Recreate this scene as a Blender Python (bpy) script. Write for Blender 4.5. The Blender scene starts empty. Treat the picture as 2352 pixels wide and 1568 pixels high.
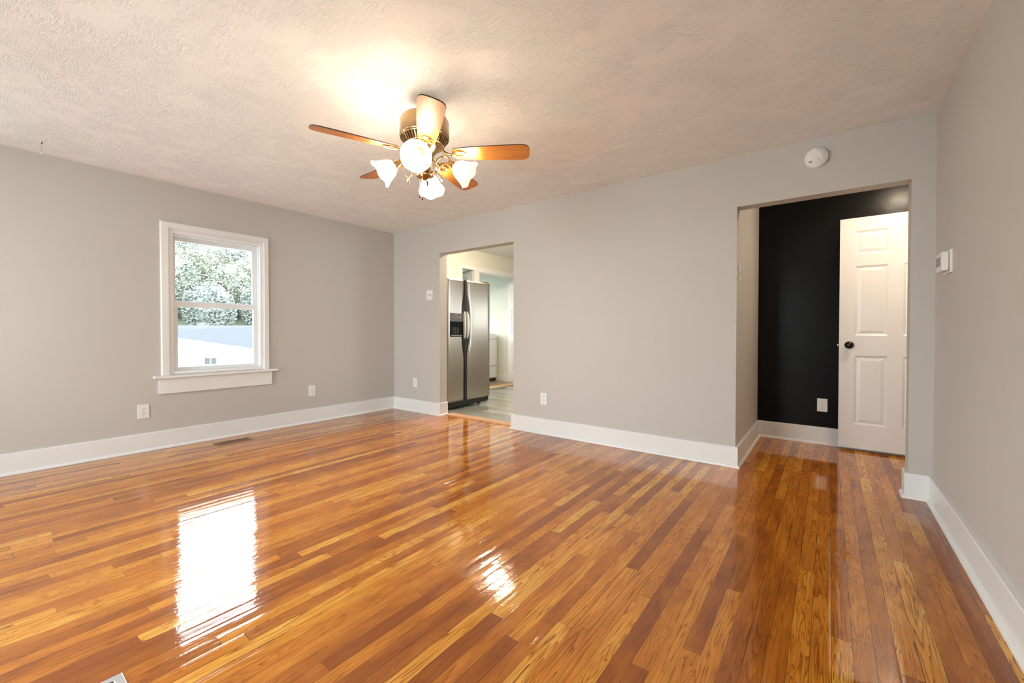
import bpy, bmesh, math, random
from mathutils import Vector, Matrix
random.seed(7)
S = bpy.context.scene
COL = S.collection
PI = math.pi

# ------------------------------------------------------------------ camera
IW, IH = 2352.0, 1568.0
CAM = Vector((4.86684, -3.69002, 1.06675))
yaw, pit, rol, FPX, SY = 0.64756, 0.01301, 0.00045, 962.311, 9.676
fw = Vector((-math.sin(yaw) * math.cos(pit), math.cos(yaw) * math.cos(pit), -math.sin(pit)))
rt = Vector((math.cos(yaw), math.sin(yaw), 0))
up = rt.cross(fw)
r2 = rt * math.cos(rol) + up * math.sin(rol)
u2 = -rt * math.sin(rol) + up * math.cos(rol)
cd = bpy.data.cameras.new('camera')
cd.sensor_width = 36
cd.lens = FPX * 36 / IW
cd.shift_y = -SY / IW
cd.clip_start = 0.02
cd.clip_end = 400
cam = bpy.data.objects.new('camera', cd)
COL.objects.link(cam)
mx = Matrix((r2, u2, -fw)).transposed().to_4x4()
mx.translation = CAM
cam.matrix_world = mx
S.camera = cam

# ------------------------------------------------------------------ colour management
S.view_settings.view_transform = 'Standard'
S.view_settings.look = 'None'
S.view_settings.gamma = 1
S.view_settings.use_curve_mapping = False
S.view_settings.exposure = 1.27

# ------------------------------------------------------------------ overcast daylight
w = bpy.data.worlds.new('sky')
S.world = w
w.use_nodes = True
bgn = w.node_tree.nodes['Background']
bgn.inputs[0].default_value = (0.88, 0.955, 1.0, 1)
bgn.inputs[1].default_value = 6.4


def portal(name, loc, rot, sx, sy):
    l = bpy.data.lights.new(name, 'AREA')
    l.shape = 'RECTANGLE'
    l.size = sx
    l.size_y = sy
    l.cycles.is_portal = True
    o = bpy.data.objects.new(name, l)
    COL.objects.link(o)
    o.location = loc
    o.rotation_euler = rot
    return o


# window openings that let the daylight in (x0,x1,z0,z1 or y0,y1,z0,z1)
W1 = (-2.50, -1.71, 0.67, 2.01)          # living room, left wall, in view
WF = [(0.4, 1.5, 0.2, 2.3), (2.4, 3.65, 0.2, 2.3)]  # unseen front windows, sized and placed to brighten the room
WS = [(-5.1, -3.66), (-4.9, -4.1)]       # unseen side windows added to brighten the room: left wall, right wall (z 0.2..2.3)   # front wall behind the camera
YF = -5.2
KR = (1.6, 2.5, 1.0, 2.1)                 # kitchen right wall, unseen window added to brighten the kitchen
KW = (3.2, 3.95, 1.1, 1.8)               # kitchen far wall
LW = (1.5, 3.3, 0.7, 2.3)
LF = (-2.0, -1.1, 0.9, 2.1)               # laundry front wall, unseen window added to brighten the laundry              # laundry left wall
portal('daylight_portal', (-0.2, (W1[0] + W1[1]) / 2, (W1[2] + W1[3]) / 2), (0, -PI / 2, 0), W1[3] - W1[2], W1[1] - W1[0])
for a in WF:
    portal('daylight_portal', ((a[0] + a[1]) / 2, YF - 0.2, (a[2] + a[3]) / 2), (PI / 2, 0, 0), a[1] - a[0], a[3] - a[2])
portal('daylight_portal', (-0.2, sum(WS[0]) / 2, 1.25), (0, -PI / 2, 0), 2.1, WS[0][1] - WS[0][0])
portal('daylight_portal', (5.6, sum(WS[1]) / 2, 1.25), (0, PI / 2, 0), 2.1, WS[1][1] - WS[1][0])
portal('daylight_portal', (4.35, (KR[0] + KR[1]) / 2, (KR[2] + KR[3]) / 2), (0, PI / 2, 0), KR[3] - KR[2], KR[1] - KR[0])
portal('daylight_portal', ((KW[0] + KW[1]) / 2, 4.6, (KW[2] + KW[3]) / 2), (-PI / 2, 0, 0), KW[1] - KW[0], KW[3] - KW[2])
portal('daylight_portal', ((LF[0] + LF[1]) / 2, 1.1, (LF[2] + LF[3]) / 2), (PI / 2, 0, 0), LF[1] - LF[0], LF[3] - LF[2])
portal('daylight_portal', (-2.9, (LW[0] + LW[1]) / 2, (LW[2] + LW[3]) / 2), (0, -PI / 2, 0), LW[3] - LW[2], LW[1] - LW[0])

SHADE_E = 13.5        # glow of the fan's glass shades
BULB_E = 55.0


# ------------------------------------------------------------------ material helpers
def newmat(name):
    m = bpy.data.materials.new(name)
    m.use_nodes = True
    nt = m.node_tree
    b = nt.nodes['Principled BSDF']
    return m, nt, b


def N(nt, t, **kw):
    n = nt.nodes.new(t)
    for k, v in kw.items():
        setattr(n, k, v)
    return n


def L(nt, a, b):
    nt.links.new(a, b)


def mth(nt, op, a, b=None, c=None):
    n = nt.nodes.new('ShaderNodeMath')
    n.operation = op
    for i, v in enumerate((a, b, c)):
        if v is None:
            continue
        if isinstance(v, (int, float)):
            n.inputs[i].default_value = v
        else:
            nt.links.new(v, n.inputs[i])
    return n.outputs[0]


def plain(name, col, rough=0.5, metal=0.0, bump=0.0, bscale=60, spec=0.5, var=0.0, emit=None, estr=0):
    m, nt, b = newmat(name)
    b.inputs['Roughness'].default_value = rough
    b.inputs['Metallic'].default_value = metal
    b.inputs['Specular IOR Level'].default_value = spec
    tc = N(nt, 'ShaderNodeTexCoord')
    nz = N(nt, 'ShaderNodeTexNoise')
    nz.inputs['Scale'].default_value = bscale
    nz.inputs['Detail'].default_value = 3
    L(nt, tc.outputs['Object'], nz.inputs['Vector'])
    mix = N(nt, 'ShaderNodeMix', data_type='RGBA')
    c2 = tuple(c * (1 - var) for c in col)
    mix.inputs[6].default_value = (*col, 1)
    mix.inputs[7].default_value = (*c2, 1)
    L(nt, nz.outputs[0], mix.inputs[0])
    L(nt, mix.outputs[2], b.inputs['Base Color'])
    if bump:
        bp = N(nt, 'ShaderNodeBump')
        bp.inputs['Strength'].default_value = 1
        bp.inputs['Distance'].default_value = bump
        L(nt, nz.outputs[0], bp.inputs['Height'])
        L(nt, bp.outputs[0], b.inputs['Normal'])
    if emit:
        b.inputs['Emission Color'].default_value = (*emit, 1)
        b.inputs['Emission Strength'].default_value = estr
    return m


WALLC = (0.545, 0.515, 0.475)
M = {}
M['wall'] = plain('greige_paint', WALLC, 0.55, bump=0.0004, bscale=160, spec=0.25, var=0.03)
M['kwall'] = plain('cream_paint', (0.74, 0.72, 0.63), 0.55, bump=0.0004, bscale=160, spec=0.25, var=0.03)
M['lwall'] = plain('pale_green_paint', (0.74, 0.75, 0.66), 0.55, bump=0.0004, bscale=160, spec=0.25, var=0.03)
M['trim'] = plain('white_trim_paint', (0.80, 0.80, 0.79), 0.3, bump=0.0003, bscale=25, spec=0.5, var=0.02)
M['vinyl'] = plain('white_vinyl', (0.82, 0.83, 0.84), 0.35, spec=0.5)
M['plastic'] = plain('white_plastic', (0.80, 0.79, 0.76), 0.3, spec=0.5)
M['dark'] = plain('dark_slot', (0.02, 0.018, 0.015), 0.6)
M['screen'] = plain('thermostat_screen', (0.16, 0.13, 0.11), 0.2)
M['door'] = plain('white_door_paint', (0.80, 0.78, 0.75), 0.32, bump=0.0002, bscale=200, spec=0.5, var=0.01)
M['bluedoor'] = plain('blue_grey_steel_door', (0.50, 0.57, 0.59), 0.4, var=0.05)
M['enamel'] = plain('white_enamel', (0.85, 0.86, 0.87), 0.2)
M['blackplastic'] = plain('black_plastic', (0.012, 0.012, 0.013), 0.22)
M['greyplastic'] = plain('grey_plastic', (0.10, 0.095, 0.09), 0.3)
M['handle'] = plain('light_grey_handle_inset', (0.62, 0.66, 0.62), 0.3)
M['recess'] = plain('matt_black_recess', (0.006, 0.006, 0.006), 0.6, spec=0.1)
M['chrome'] = plain('chrome', (0.9, 0.88, 0.85), 0.15, metal=1)
M['bronze'] = plain('oil_rubbed_bronze', (0.035, 0.027, 0.022), 0.3, metal=0.9)
M['brownmetal'] = plain('brown_register_metal', (0.30, 0.17, 0.10), 0.4, metal=0.5)
M['steelvent'] = plain('satin_nickel_register', (0.62, 0.60, 0.60), 0.3, metal=0.8)
M['foundation'] = plain('grey_foundation', (0.4, 0.4, 0.4), 0.9)
M['wire'] = plain('black_cable', (0.05, 0.06, 0.07), 0.7)
M['hook'] = plain('white_hook', (0.72, 0.70, 0.66), 0.5)
M['siding'] = plain('white_siding', (0.82, 0.83, 0.84), 0.7, bscale=3, var=0.03)
M['ventglass'] = plain('dark_window_glass', (0.035, 0.042, 0.048), 0.5)
M['bark'] = plain('bark', (0.16, 0.13, 0.10), 0.9, bscale=8, var=0.4)
M['brass'] = plain('antique_brass', (0.50, 0.35, 0.19), 0.22, metal=1, bscale=20, var=0.15)
M['brassdark'] = plain('antique_brass_dark', (0.42, 0.30, 0.18), 0.3, metal=1, bscale=20, var=0.3)


def mat_ceiling():
    m, nt, b = newmat('stomped_ceiling_texture')
    b.inputs['Base Color'].default_value = (0.92, 0.915, 0.91, 1)
    b.inputs['Roughness'].default_value = 0.8
    b.inputs['Specular IOR Level'].default_value = 0.2
    tc = N(nt, 'ShaderNodeTexCoord')
    hs = []
    for rot, sc in ((0.5, (16, 74, 10)), (1.9, (18, 70, 10)), (2.8, (17, 80, 10))):
        mp = N(nt, 'ShaderNodeMapping')
        mp.inputs['Rotation'].default_value = (0, 0, rot)
        mp.inputs['Scale'].default_value = sc
        L(nt, tc.outputs['Object'], mp.inputs[0])
        nz = N(nt, 'ShaderNodeTexNoise')
        nz.inputs['Scale'].default_value = 1.0
        nz.inputs['Detail'].default_value = 1.5
        nz.inputs['Distortion'].default_value = 1.3
        L(nt, mp.outputs[0], nz.inputs['Vector'])
        d = mth(nt, 'ABSOLUTE', mth(nt, 'SUBTRACT', nz.outputs[0], 0.52))
        r = mth(nt, 'SUBTRACT', 1.0, mth(nt, 'MULTIPLY', d, 16.0))
        r = mth(nt, 'MAXIMUM', r, 0.0)
        # patches of each stroke direction
        pn = N(nt, 'ShaderNodeTexNoise')
        pn.inputs['Scale'].default_value = 5.5
        pn.inputs['Detail'].default_value = 1.0
        mp2 = N(nt, 'ShaderNodeMapping')
        mp2.inputs['Location'].default_value = (rot * 7, rot * 3, 0)
        L(nt, tc.outputs['Object'], mp2.inputs[0])
        L(nt, mp2.outputs[0], pn.inputs['Vector'])
        g = N(nt, 'ShaderNodeMapRange')
        g.inputs[1].default_value = 0.46
        g.inputs[2].default_value = 0.6
        L(nt, pn.outputs[0], g.inputs[0])
        hs.append(mth(nt, 'MULTIPLY', r, g.outputs[0]))
    h = mth(nt, 'MAXIMUM', mth(nt, 'MAXIMUM', hs[0], hs[1]), hs[2])
    fine = N(nt, 'ShaderNodeTexNoise')
    fine.inputs['Scale'].default_value = 70
    fine.inputs['Detail'].default_value = 2
    L(nt, tc.outputs['Object'], fine.inputs['Vector'])
    h = mth(nt, 'ADD', h, mth(nt, 'MULTIPLY', fine.outputs[0], 0.35))
    bp = N(nt, 'ShaderNodeBump')
    bp.inputs['Strength'].default_value = 1
    bp.inputs['Distance'].default_value = 0.0015
    L(nt, h, bp.inputs['Height'])
    L(nt, bp.outputs[0], b.inputs['Normal'])
    return m


M['ceiling'] = mat_ceiling()


def mat_blackwall():
    m, nt, b = newmat('black_satin_paint')
    b.inputs['Base Color'].default_value = (0.003, 0.0034, 0.0038, 1)
    b.inputs['Roughness'].default_value = 0.26
    b.inputs['Specular IOR Level'].default_value = 0.16
    tc = N(nt, 'ShaderNodeTexCoord')
    nz = N(nt, 'ShaderNodeTexNoise')
    nz.inputs['Scale'].default_value = 55
    nz.inputs['Detail'].default_value = 4
    L(nt, tc.outputs['Object'], nz.inputs['Vector'])
    n2 = N(nt, 'ShaderNodeTexNoise')
    n2.inputs['Scale'].default_value = 7
    n2.inputs['Detail'].default_value = 2
    L(nt, tc.outputs['Object'], n2.inputs['Vector'])
    h = mth(nt, 'ADD', mth(nt, 'MULTIPLY', nz.outputs[0], 0.25), n2.outputs[0])
    bp = N(nt, 'ShaderNodeBump')
    bp.inputs['Strength'].default_value = 1
    bp.inputs['Distance'].default_value = 0.0012
    L(nt, h, bp.inputs['Height'])
    L(nt, bp.outputs[0], b.inputs['Normal'])
    return m


M['black'] = mat_blackwall()


def mat_planks(name, width, lmin, lvar, ramp, axis='Y', rough=0.1, ior=1.6, grainamt=1.0, gap=0.02, coat=0.0, bump=0.0006, grainmul=(0.42, 1.0)):
    m, nt, b = newmat(name)
    tc = N(nt, 'ShaderNodeTexCoord')
    sp = N(nt, 'ShaderNodeSeparateXYZ')
    L(nt, tc.outputs['Object'], sp.inputs[0])
    X, Y = (sp.outputs[0], sp.outputs[1]) if axis == 'Y' else (sp.outputs[1], sp.outputs[0])
    xs = mth(nt, 'DIVIDE', mth(nt, 'ADD', X, 20.0), width)
    row = mth(nt, 'FLOOR', xs)
    xf = mth(nt, 'FRACT', xs)
    wn = N(nt, 'ShaderNodeTexWhiteNoise', noise_dimensions='1D')
    L(nt, row, wn.inputs['W'])
    wn2 = N(nt, 'ShaderNodeTexWhiteNoise', noise_dimensions='1D')
    L(nt, mth(nt, 'ADD', row, 311.7), wn2.inputs['W'])
    ln = mth(nt, 'ADD', mth(nt, 'MULTIPLY', wn2.outputs[0], lvar), lmin)
    ys = mth(nt, 'DIVIDE', mth(nt, 'ADD', mth(nt, 'ADD', Y, 30.0), mth(nt, 'MULTIPLY', wn.outputs[0], 9.0)), ln)
    # shift each joint a little so lengths are uneven within a row
    cell = mth(nt, 'FLOOR', ys)
    cv = N(nt, 'ShaderNodeCombineXYZ')
    L(nt, row, cv.inputs[0])
    L(nt, cell, cv.inputs[1])
    jn = N(nt, 'ShaderNodeTexWhiteNoise', noise_dimensions='2D')
    L(nt, cv.outputs[0], jn.inputs['Vector'])
    ff = mth(nt, 'FRACT', ys)
    cut = mth(nt, 'MULTIPLY', jn.outputs[0], 0.7)
    below = mth(nt, 'LESS_THAN', ff, cut)
    cell2 = mth(nt, 'SUBTRACT', cell, below)
    cv2 = N(nt, 'ShaderNodeCombineXYZ')
    L(nt, row, cv2.inputs[0])
    L(nt, cell2, cv2.inputs[1])
    idn = N(nt, 'ShaderNodeTexWhiteNoise', noise_dimensions='2D')
    L(nt, cv2.outputs[0], idn.inputs['Vector'])
    rid = idn.outputs[0]
    sc2 = N(nt, 'ShaderNodeSeparateColor')
    L(nt, idn.outputs['Color'], sc2.inputs[0])
    # grain: contour lines of a stretched noise
    gv = N(nt, 'ShaderNodeCombineXYZ')
    L(nt, mth(nt, 'MULTIPLY', X, 19.0), gv.inputs[0])
    L(nt, mth(nt, 'MULTIPLY', Y, mth(nt, 'ADD', 0.4, mth(nt, 'MULTIPLY', sc2.outputs[1], 1.3))), gv.inputs[1])
    L(nt, mth(nt, 'MULTIPLY', rid, 97.0), gv.inputs[2])
    gn = N(nt, 'ShaderNodeTexNoise')
    gn.inputs['Scale'].default_value = 1
    gn.inputs['Detail'].default_value = 3.0
    gn.inputs['Roughness'].default_value = 0.42
    gn.inputs['Distortion'].default_value = 0.25
    L(nt, gv.outputs[0], gn.inputs['Vector'])
    ph = mth(nt, 'MULTIPLY', gn.outputs[0], mth(nt, 'ADD', 14.0, mth(nt, 'MULTIPLY', sc2.outputs[2], 20.0)))
    wv = mth(nt, 'FRACT', ph)
    wv = mth(nt, 'POWER', wv, 3.0)          # sharp dark late-wood edges
    # fibres
    fv = N(nt, 'ShaderNodeCombineXYZ')
    L(nt, mth(nt, 'MULTIPLY', X, 330.0), fv.inputs[0])
    L(nt, mth(nt, 'MULTIPLY', Y, 12.0), fv.inputs[1])
    L(nt, mth(nt, 'MULTIPLY', rid, 31.0), fv.inputs[2])
    fn = N(nt, 'ShaderNodeTexNoise')
    fn.inputs['Scale'].default_value = 1
    fn.inputs['Detail'].default_value = 3
    L(nt, fv.outputs[0], fn.inputs['Vector'])
    # soft cloudy stain inside each board
    bv = N(nt, 'ShaderNodeCombineXYZ')
    L(nt, mth(nt, 'MULTIPLY', X, 12.0), bv.inputs[0])
    L(nt, mth(nt, 'MULTIPLY', Y, 4.0), bv.inputs[1])
    L(nt, mth(nt, 'MULTIPLY', rid, 11.0), bv.inputs[2])
    bn = N(nt, 'ShaderNodeTexNoise')
    bn.inputs['Scale'].default_value = 1
    bn.inputs['Detail'].default_value = 4
    L(nt, bv.outputs[0], bn.inputs['Vector'])
    cr = N(nt, 'ShaderNodeValToRGB')
    cr.color_ramp.interpolation = 'LINEAR'
    els = cr.color_ramp.elements
    while len(els) < len(ramp):
        els.new(0.5)
    for e, (p, c) in zip(els, ramp):
        e.position = p
        e.color = (*c, 1)
    tone = mth(nt, 'ADD', rid, mth(nt, 'MULTIPLY', mth(nt, 'SUBTRACT', bn.outputs[0], 0.5), 0.95))
    L(nt, tone, cr.inputs[0])
    g1 = mth(nt, 'MULTIPLY', wv, mth(nt, 'MULTIPLY', grainamt, mth(nt, 'ADD', 0.32, mth(nt, 'MULTIPLY', sc2.outputs[0], 0.68))))
    g2 = mth(nt, 'MULTIPLY', mth(nt, 'SUBTRACT', fn.outputs[0], 0.42), 0.75 * grainamt)
    gt = mth(nt, 'ADD', g1, g2)
    dk = N(nt, 'ShaderNodeMix', data_type='RGBA', blend_type='MULTIPLY')
    dk.inputs[7].default_value = (0.28, 0.15, 0.07, 1) if axis == 'Y' else (0.5, 0.5, 0.5, 1)
    dk.clamp_factor = True
    L(nt, gt, dk.inputs[0])
    L(nt, cr.outputs[0], dk.inputs[6])
    # gaps
    e1 = mth(nt, 'GREATER_THAN', mth(nt, 'ABSOLUTE', mth(nt, 'SUBTRACT', xf, 0.5)), 0.5 - gap)
    e2 = mth(nt, 'LESS_THAN', mth(nt, 'ABSOLUTE', mth(nt, 'MULTIPLY', mth(nt, 'SUBTRACT', ff, cut), ln)), 0.0011)
    # gap darkness varies along the boards
    gapn = N(nt, 'ShaderNodeTexNoise')
    gapn.inputs['Scale'].default_value = 2.3
    L(nt, tc.outputs['Object'], gapn.inputs['Vector'])
    gm = N(nt, 'ShaderNodeMapRange')
    gm.inputs[1].default_value = 0.35
    gm.inputs[2].default_value = 0.65
    gm.inputs[3].default_value = 0.25
    gm.inputs[4].default_value = 0.9
    L(nt, gapn.outputs[0], gm.inputs[0])
    ed = mth(nt, 'MULTIPLY', mth(nt, 'MAXIMUM', e1, e2), gm.outputs[0])
    mg = N(nt, 'ShaderNodeMix', data_type='RGBA')
    mg.inputs[7].default_value = (0.045, 0.02, 0.008, 1)
    L(nt, ed, mg.inputs[0])
    L(nt, dk.outputs[2], mg.inputs[6])
    L(nt, mg.outputs[2], b.inputs['Base Color'])
    b.inputs['IOR'].default_value = ior
    b.inputs['Roughness'].default_value = rough
    # relief: board crowning, grain, slight waviness of the finish
    wl = N(nt, 'ShaderNodeTexNoise')
    wl.inputs['Scale'].default_value = 14
    wl.inputs['Detail'].default_value = 3
    L(nt, tc.outputs['Object'], wl.inputs['Vector'])
    crown = mth(nt, 'MULTIPLY', mth(nt, 'POWER', mth(nt, 'ABSOLUTE', mth(nt, 'SUBTRACT', xf, 0.5)), 4.0), -5.0)
    h = mth(nt, 'ADD', crown, mth(nt, 'MULTIPLY', wl.outputs[0], 0.9))
    h = mth(nt, 'ADD', h, mth(nt, 'MULTIPLY', wv, -0.10))
    h = mth(nt, 'ADD', h, mth(nt, 'MULTIPLY', fn.outputs[0], 0.05))
    h = mth(nt, 'ADD', h, mth(nt, 'MULTIPLY', rid, 0.25))
    op = N(nt, 'ShaderNodeTexNoise')
    op.inputs['Scale'].default_value = 110
    op.inputs['Detail'].default_value = 2
    L(nt, tc.outputs['Object'], op.inputs['Vector'])
    h = mth(nt, 'ADD', h, mth(nt, 'MULTIPLY', op.outputs[0], 0.15))
    bp = N(nt, 'ShaderNodeBump')
    bp.inputs['Strength'].default_value = 1
    bp.inputs['Distance'].default_value = bump
    L(nt, h, bp.inputs['Height'])
    L(nt, bp.outputs[0], b.inputs['Normal'])
    return m


OAK = [(0.0, (0.31, 0.088, 0.014)), (0.3, (0.49, 0.160, 0.019)), (0.6, (0.64, 0.235, 0.028)), (0.85, (0.74, 0.32, 0.040)), (1.0, (0.80, 0.41, 0.075))]
M['floor'] = mat_planks('varnished_oak_strips', 0.0572, 0.75, 0.9, OAK, rough=0.05, ior=1.62, bump=0.0006)
GREY = [(0.0, (0.20, 0.21, 0.19)), (0.5, (0.30, 0.31, 0.28)), (1.0, (0.42, 0.42, 0.38))]
M['vinylfloor'] = mat_planks('grey_vinyl_planks', 0.15, 0.9, 0.5, GREY, axis='X', rough=0.18, ior=1.5, grainamt=0.7, gap=0.006, bump=0.0002)
TAN = [(0.0, (0.25, 0.17, 0.10)), (1.0, (0.45, 0.33, 0.2))]
M['laundryfloor'] = mat_planks('worn_tan_boards', 0.08, 0.9, 0.5, TAN, axis='X', rough=0.3, ior=1.5, grainamt=0.7, bump=0.0003)


def mat_wood(name, c1, c2, rough, scale=(3, 60, 60), spec=0.5):
    m, nt, b = newmat(name)
    tc = N(nt, 'ShaderNodeTexCoord')
    mp = N(nt, 'ShaderNodeMapping')
    mp.inputs['Scale'].default_value = scale
    L(nt, tc.outputs['Object'], mp.inputs[0])
    nz = N(nt, 'ShaderNodeTexNoise')
    nz.inputs['Scale'].default_value = 1
    nz.inputs['Detail'].default_value = 4
    nz.inputs['Distortion'].default_value = 0.6
    L(nt, mp.outputs[0], nz.inputs['Vector'])
    cr = N(nt, 'ShaderNodeValToRGB')
    cr.color_ramp.elements[0].position = 0.3
    cr.color_ramp.elements[1].position = 0.7
    cr.color_ramp.elements[0].color = (*c1, 1)
    cr.color_ramp.elements[1].color = (*c2, 1)
    L(nt, nz.outputs[0], cr.inputs[0])
    L(nt, cr.outputs[0], b.inputs['Base Color'])
    b.inputs['Roughness'].default_value = rough
    b.inputs['Specular IOR Level'].default_value = spec
    return m


M['blade'] = mat_wood('oak_blade_veneer', (0.44, 0.155, 0.03), (0.60, 0.24, 0.045), 0.4, (2.5, 30, 30))
M['bladeedge'] = plain('dark_blade_edge', (0.05, 0.022, 0.01), 0.5)
M['threshold'] = mat_wood('pink_oak_strip', (0.55, 0.30, 0.17), (0.72, 0.44, 0.28), 0.4, (4, 60, 60))
M['lightoak'] = mat_wood('pale_oak_strip', (0.58, 0.36, 0.17), (0.72, 0.48, 0.25), 0.4, (60, 4, 60))


def mat_steel():
    m, nt, b = newmat('brushed_stainless_steel')
    tc = N(nt, 'ShaderNodeTexCoord')
    mp = N(nt, 'ShaderNodeMapping')
    mp.inputs['Scale'].default_value = (500, 500, 3)
    L(nt, tc.outputs['Object'], mp.inputs[0])
    nz = N(nt, 'ShaderNodeTexNoise')
    nz.inputs['Scale'].default_value = 1
    L(nt, mp.outputs[0], nz.inputs['Vector'])
    b.inputs['Base Color'].default_value = (0.50, 0.445, 0.39, 1)
    b.inputs['Metallic'].default_value = 1
    b.inputs['Anisotropic'].default_value = 0.5
    mr = N(nt, 'ShaderNodeMapRange')
    mr.inputs[3].default_value = 0.27
    mr.inputs[4].default_value = 0.33
    L(nt, nz.outputs[0], mr.inputs[0])
    L(nt, mr.outputs[0], b.inputs['Roughness'])
    return m


M['steel'] = mat_steel()


def mat_glass():
    m, nt, b = newmat('window_glass')
    nt.nodes.remove(b)
    out = nt.nodes['Material Output']
    tr = N(nt, 'ShaderNodeBsdfTransparent')
    tr.inputs[0].default_value = (0.97, 0.985, 0.98, 1)
    gl = N(nt, 'ShaderNodeBsdfGlossy')
    gl.inputs['Roughness'].default_value = 0.02
    fr = N(nt, 'ShaderNodeFresnel')
    fr.inputs[0].default_value = 1.5
    mx_ = N(nt, 'ShaderNodeMixShader')
    L(nt, fr.outputs[0], mx_.inputs[0])
    L(nt, tr.outputs[0], mx_.inputs[1])
    L(nt, gl.outputs[0], mx_.inputs[2])
    L(nt, mx_.outputs[0], out.inputs[0])
    return m


M['glass'] = mat_glass()


def mat_emit(name, col, st):
    m, nt, b = newmat(name)
    b.inputs['Base Color'].default_value = (0.8, 0.8, 0.8, 1)
    b.inputs['Emission Color'].default_value = (*col, 1)
    b.inputs['Emission Strength'].default_value = st
    b.inputs['Roughness'].default_value = 0.4
    return m


M['shade'] = mat_emit('lit_frosted_glass', (1.0, 0.83, 0.60), SHADE_E)
M['shadein'] = mat_emit('lit_frosted_glass_inside', (1.0, 0.88, 0.70), 0.40)
M['shadein'].node_tree.nodes['Principled BSDF'].inputs['Base Color'].default_value = (0.03, 0.03, 0.025, 1)
M['bulb'] = mat_emit('lit_bulb', (1.0, 0.83, 0.60), BULB_E)
M['kglobe'] = mat_emit('lit_kitchen_globe', (1.0, 0.80, 0.56), 130)
M['hglobe'] = mat_emit('lit_hall_globe', (1.0, 0.81, 0.61), 85)


def mat_shingle():
    m, nt, b = newmat('blue_grey_shingles')
    tc = N(nt, 'ShaderNodeTexCoord')
    br = N(nt, 'ShaderNodeTexBrick')
    br.inputs['Scale'].default_value = 3.0
    br.inputs['Color1'].default_value = (0.046, 0.050, 0.058, 1)
    br.inputs['Color2'].default_value = (0.055, 0.059, 0.067, 1)
    br.inputs['Mortar'].default_value = (0.036, 0.040, 0.048, 1)
    br.inputs['Mortar Size'].default_value = 0.02
    L(nt, tc.outputs['Object'], br.inputs['Vector'])
    L(nt, br.outputs[0], b.inputs['Base Color'])
    b.inputs['Roughness'].default_value = 0.95
    b.inputs['Specular IOR Level'].default_value = 0.05
    return m


M['shingle'] = mat_shingle()


def mat_leaf(name, c1, c2, c3):
    m, nt, b = newmat(name)
    tc = N(nt, 'ShaderNodeTexCoord')
    nz = N(nt, 'ShaderNodeTexNoise')
    nz.inputs['Scale'].default_value = 3.2
    nz.inputs['Detail'].default_value = 6
    nz.inputs['Roughness'].default_value = 0.7
    L(nt, tc.outputs['Object'], nz.inputs['Vector'])
    cr = N(nt, 'ShaderNodeValToRGB')
    cr.color_ramp.elements.new(0.5)
    for e, p, c in zip(cr.color_ramp.elements, (0.32, 0.5, 0.66), (c1, c2, c3)):
        e.position = p
        e.color = (*c, 1)
    L(nt, nz.outputs[0], cr.inputs[0])
    L(nt, cr.outputs[0], b.inputs['Base Color'])
    b.inputs['Roughness'].default_value = 0.8
    return m


M['leaf'] = [mat_leaf('foliage_green', (0.12, 0.145, 0.12), (0.20, 0.225, 0.185), (0.28, 0.295, 0.26)),
             mat_leaf('foliage_yellow_green', (0.145, 0.165, 0.12), (0.23, 0.245, 0.19), (0.30, 0.30, 0.26)),
             mat_leaf('foliage_blue_green', (0.12, 0.145, 0.135), (0.19, 0.215, 0.20), (0.27, 0.285, 0.265))]
M['grass'] = mat_leaf('hillside_grass', (0.05, 0.07, 0.045), (0.08, 0.10, 0.065), (0.11, 0.12, 0.085))


# ------------------------------------------------------------------ mesh helpers
def bx(bm, x0, x1, y0, y1, z0, z1, mi=0, bev=0.0):
    x0, x1 = min(x0, x1), max(x0, x1)
    y0, y1 = min(y0, y1), max(y0, y1)
    z0, z1 = min(z0, z1), max(z0, z1)
    g = bmesh.ops.create_cube(bm, size=1, matrix=Matrix.Translation(((x0 + x1) / 2, (y0 + y1) / 2, (z0 + z1) / 2)) @ Matrix.Diagonal((x1 - x0, y1 - y0, z1 - z0, 1)))
    vs = g['verts']
    fs = set(f for v in vs for f in v.link_faces)
    for f in fs:
        f.material_index = mi
    if bev:
        es = list(set(e for v in vs for e in v.link_edges))
        r = bmesh.ops.bevel(bm, geom=es, offset=bev, segments=2, profile=0.7, affect='EDGES')
        for f in r['faces']:
            f.material_index = mi
    return bm


def lathe(bm, prof, n=40, mat=Matrix.Identity(4), mi=0, rimf=None):
    """profile of (r,z) turned about local z"""
    rings = []
    for k, (r, z) in enumerate(prof):
        ring = []
        for i in range(n):
            a = 2 * PI * i / n
            rr, zz = (r, z) if rimf is None else rimf(k, r, z, a)
            ring.append(bm.verts.new(mat @ Vector((rr * math.cos(a), rr * math.sin(a), zz))))
        rings.append(ring)
    for a, b in zip(rings, rings[1:]):
        for i in range(n):
            try:
                f = bm.faces.new((a[i], a[(i + 1) % n], b[(i + 1) % n], b[i]))
                f.material_index = mi
                f.smooth = True
            except ValueError:
                pass
    return rings


def cap(bm, ring, mi=0, flip=False):
    f = bm.faces.new(ring[::-1] if flip else ring)
    f.material_index = mi
    return f


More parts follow.
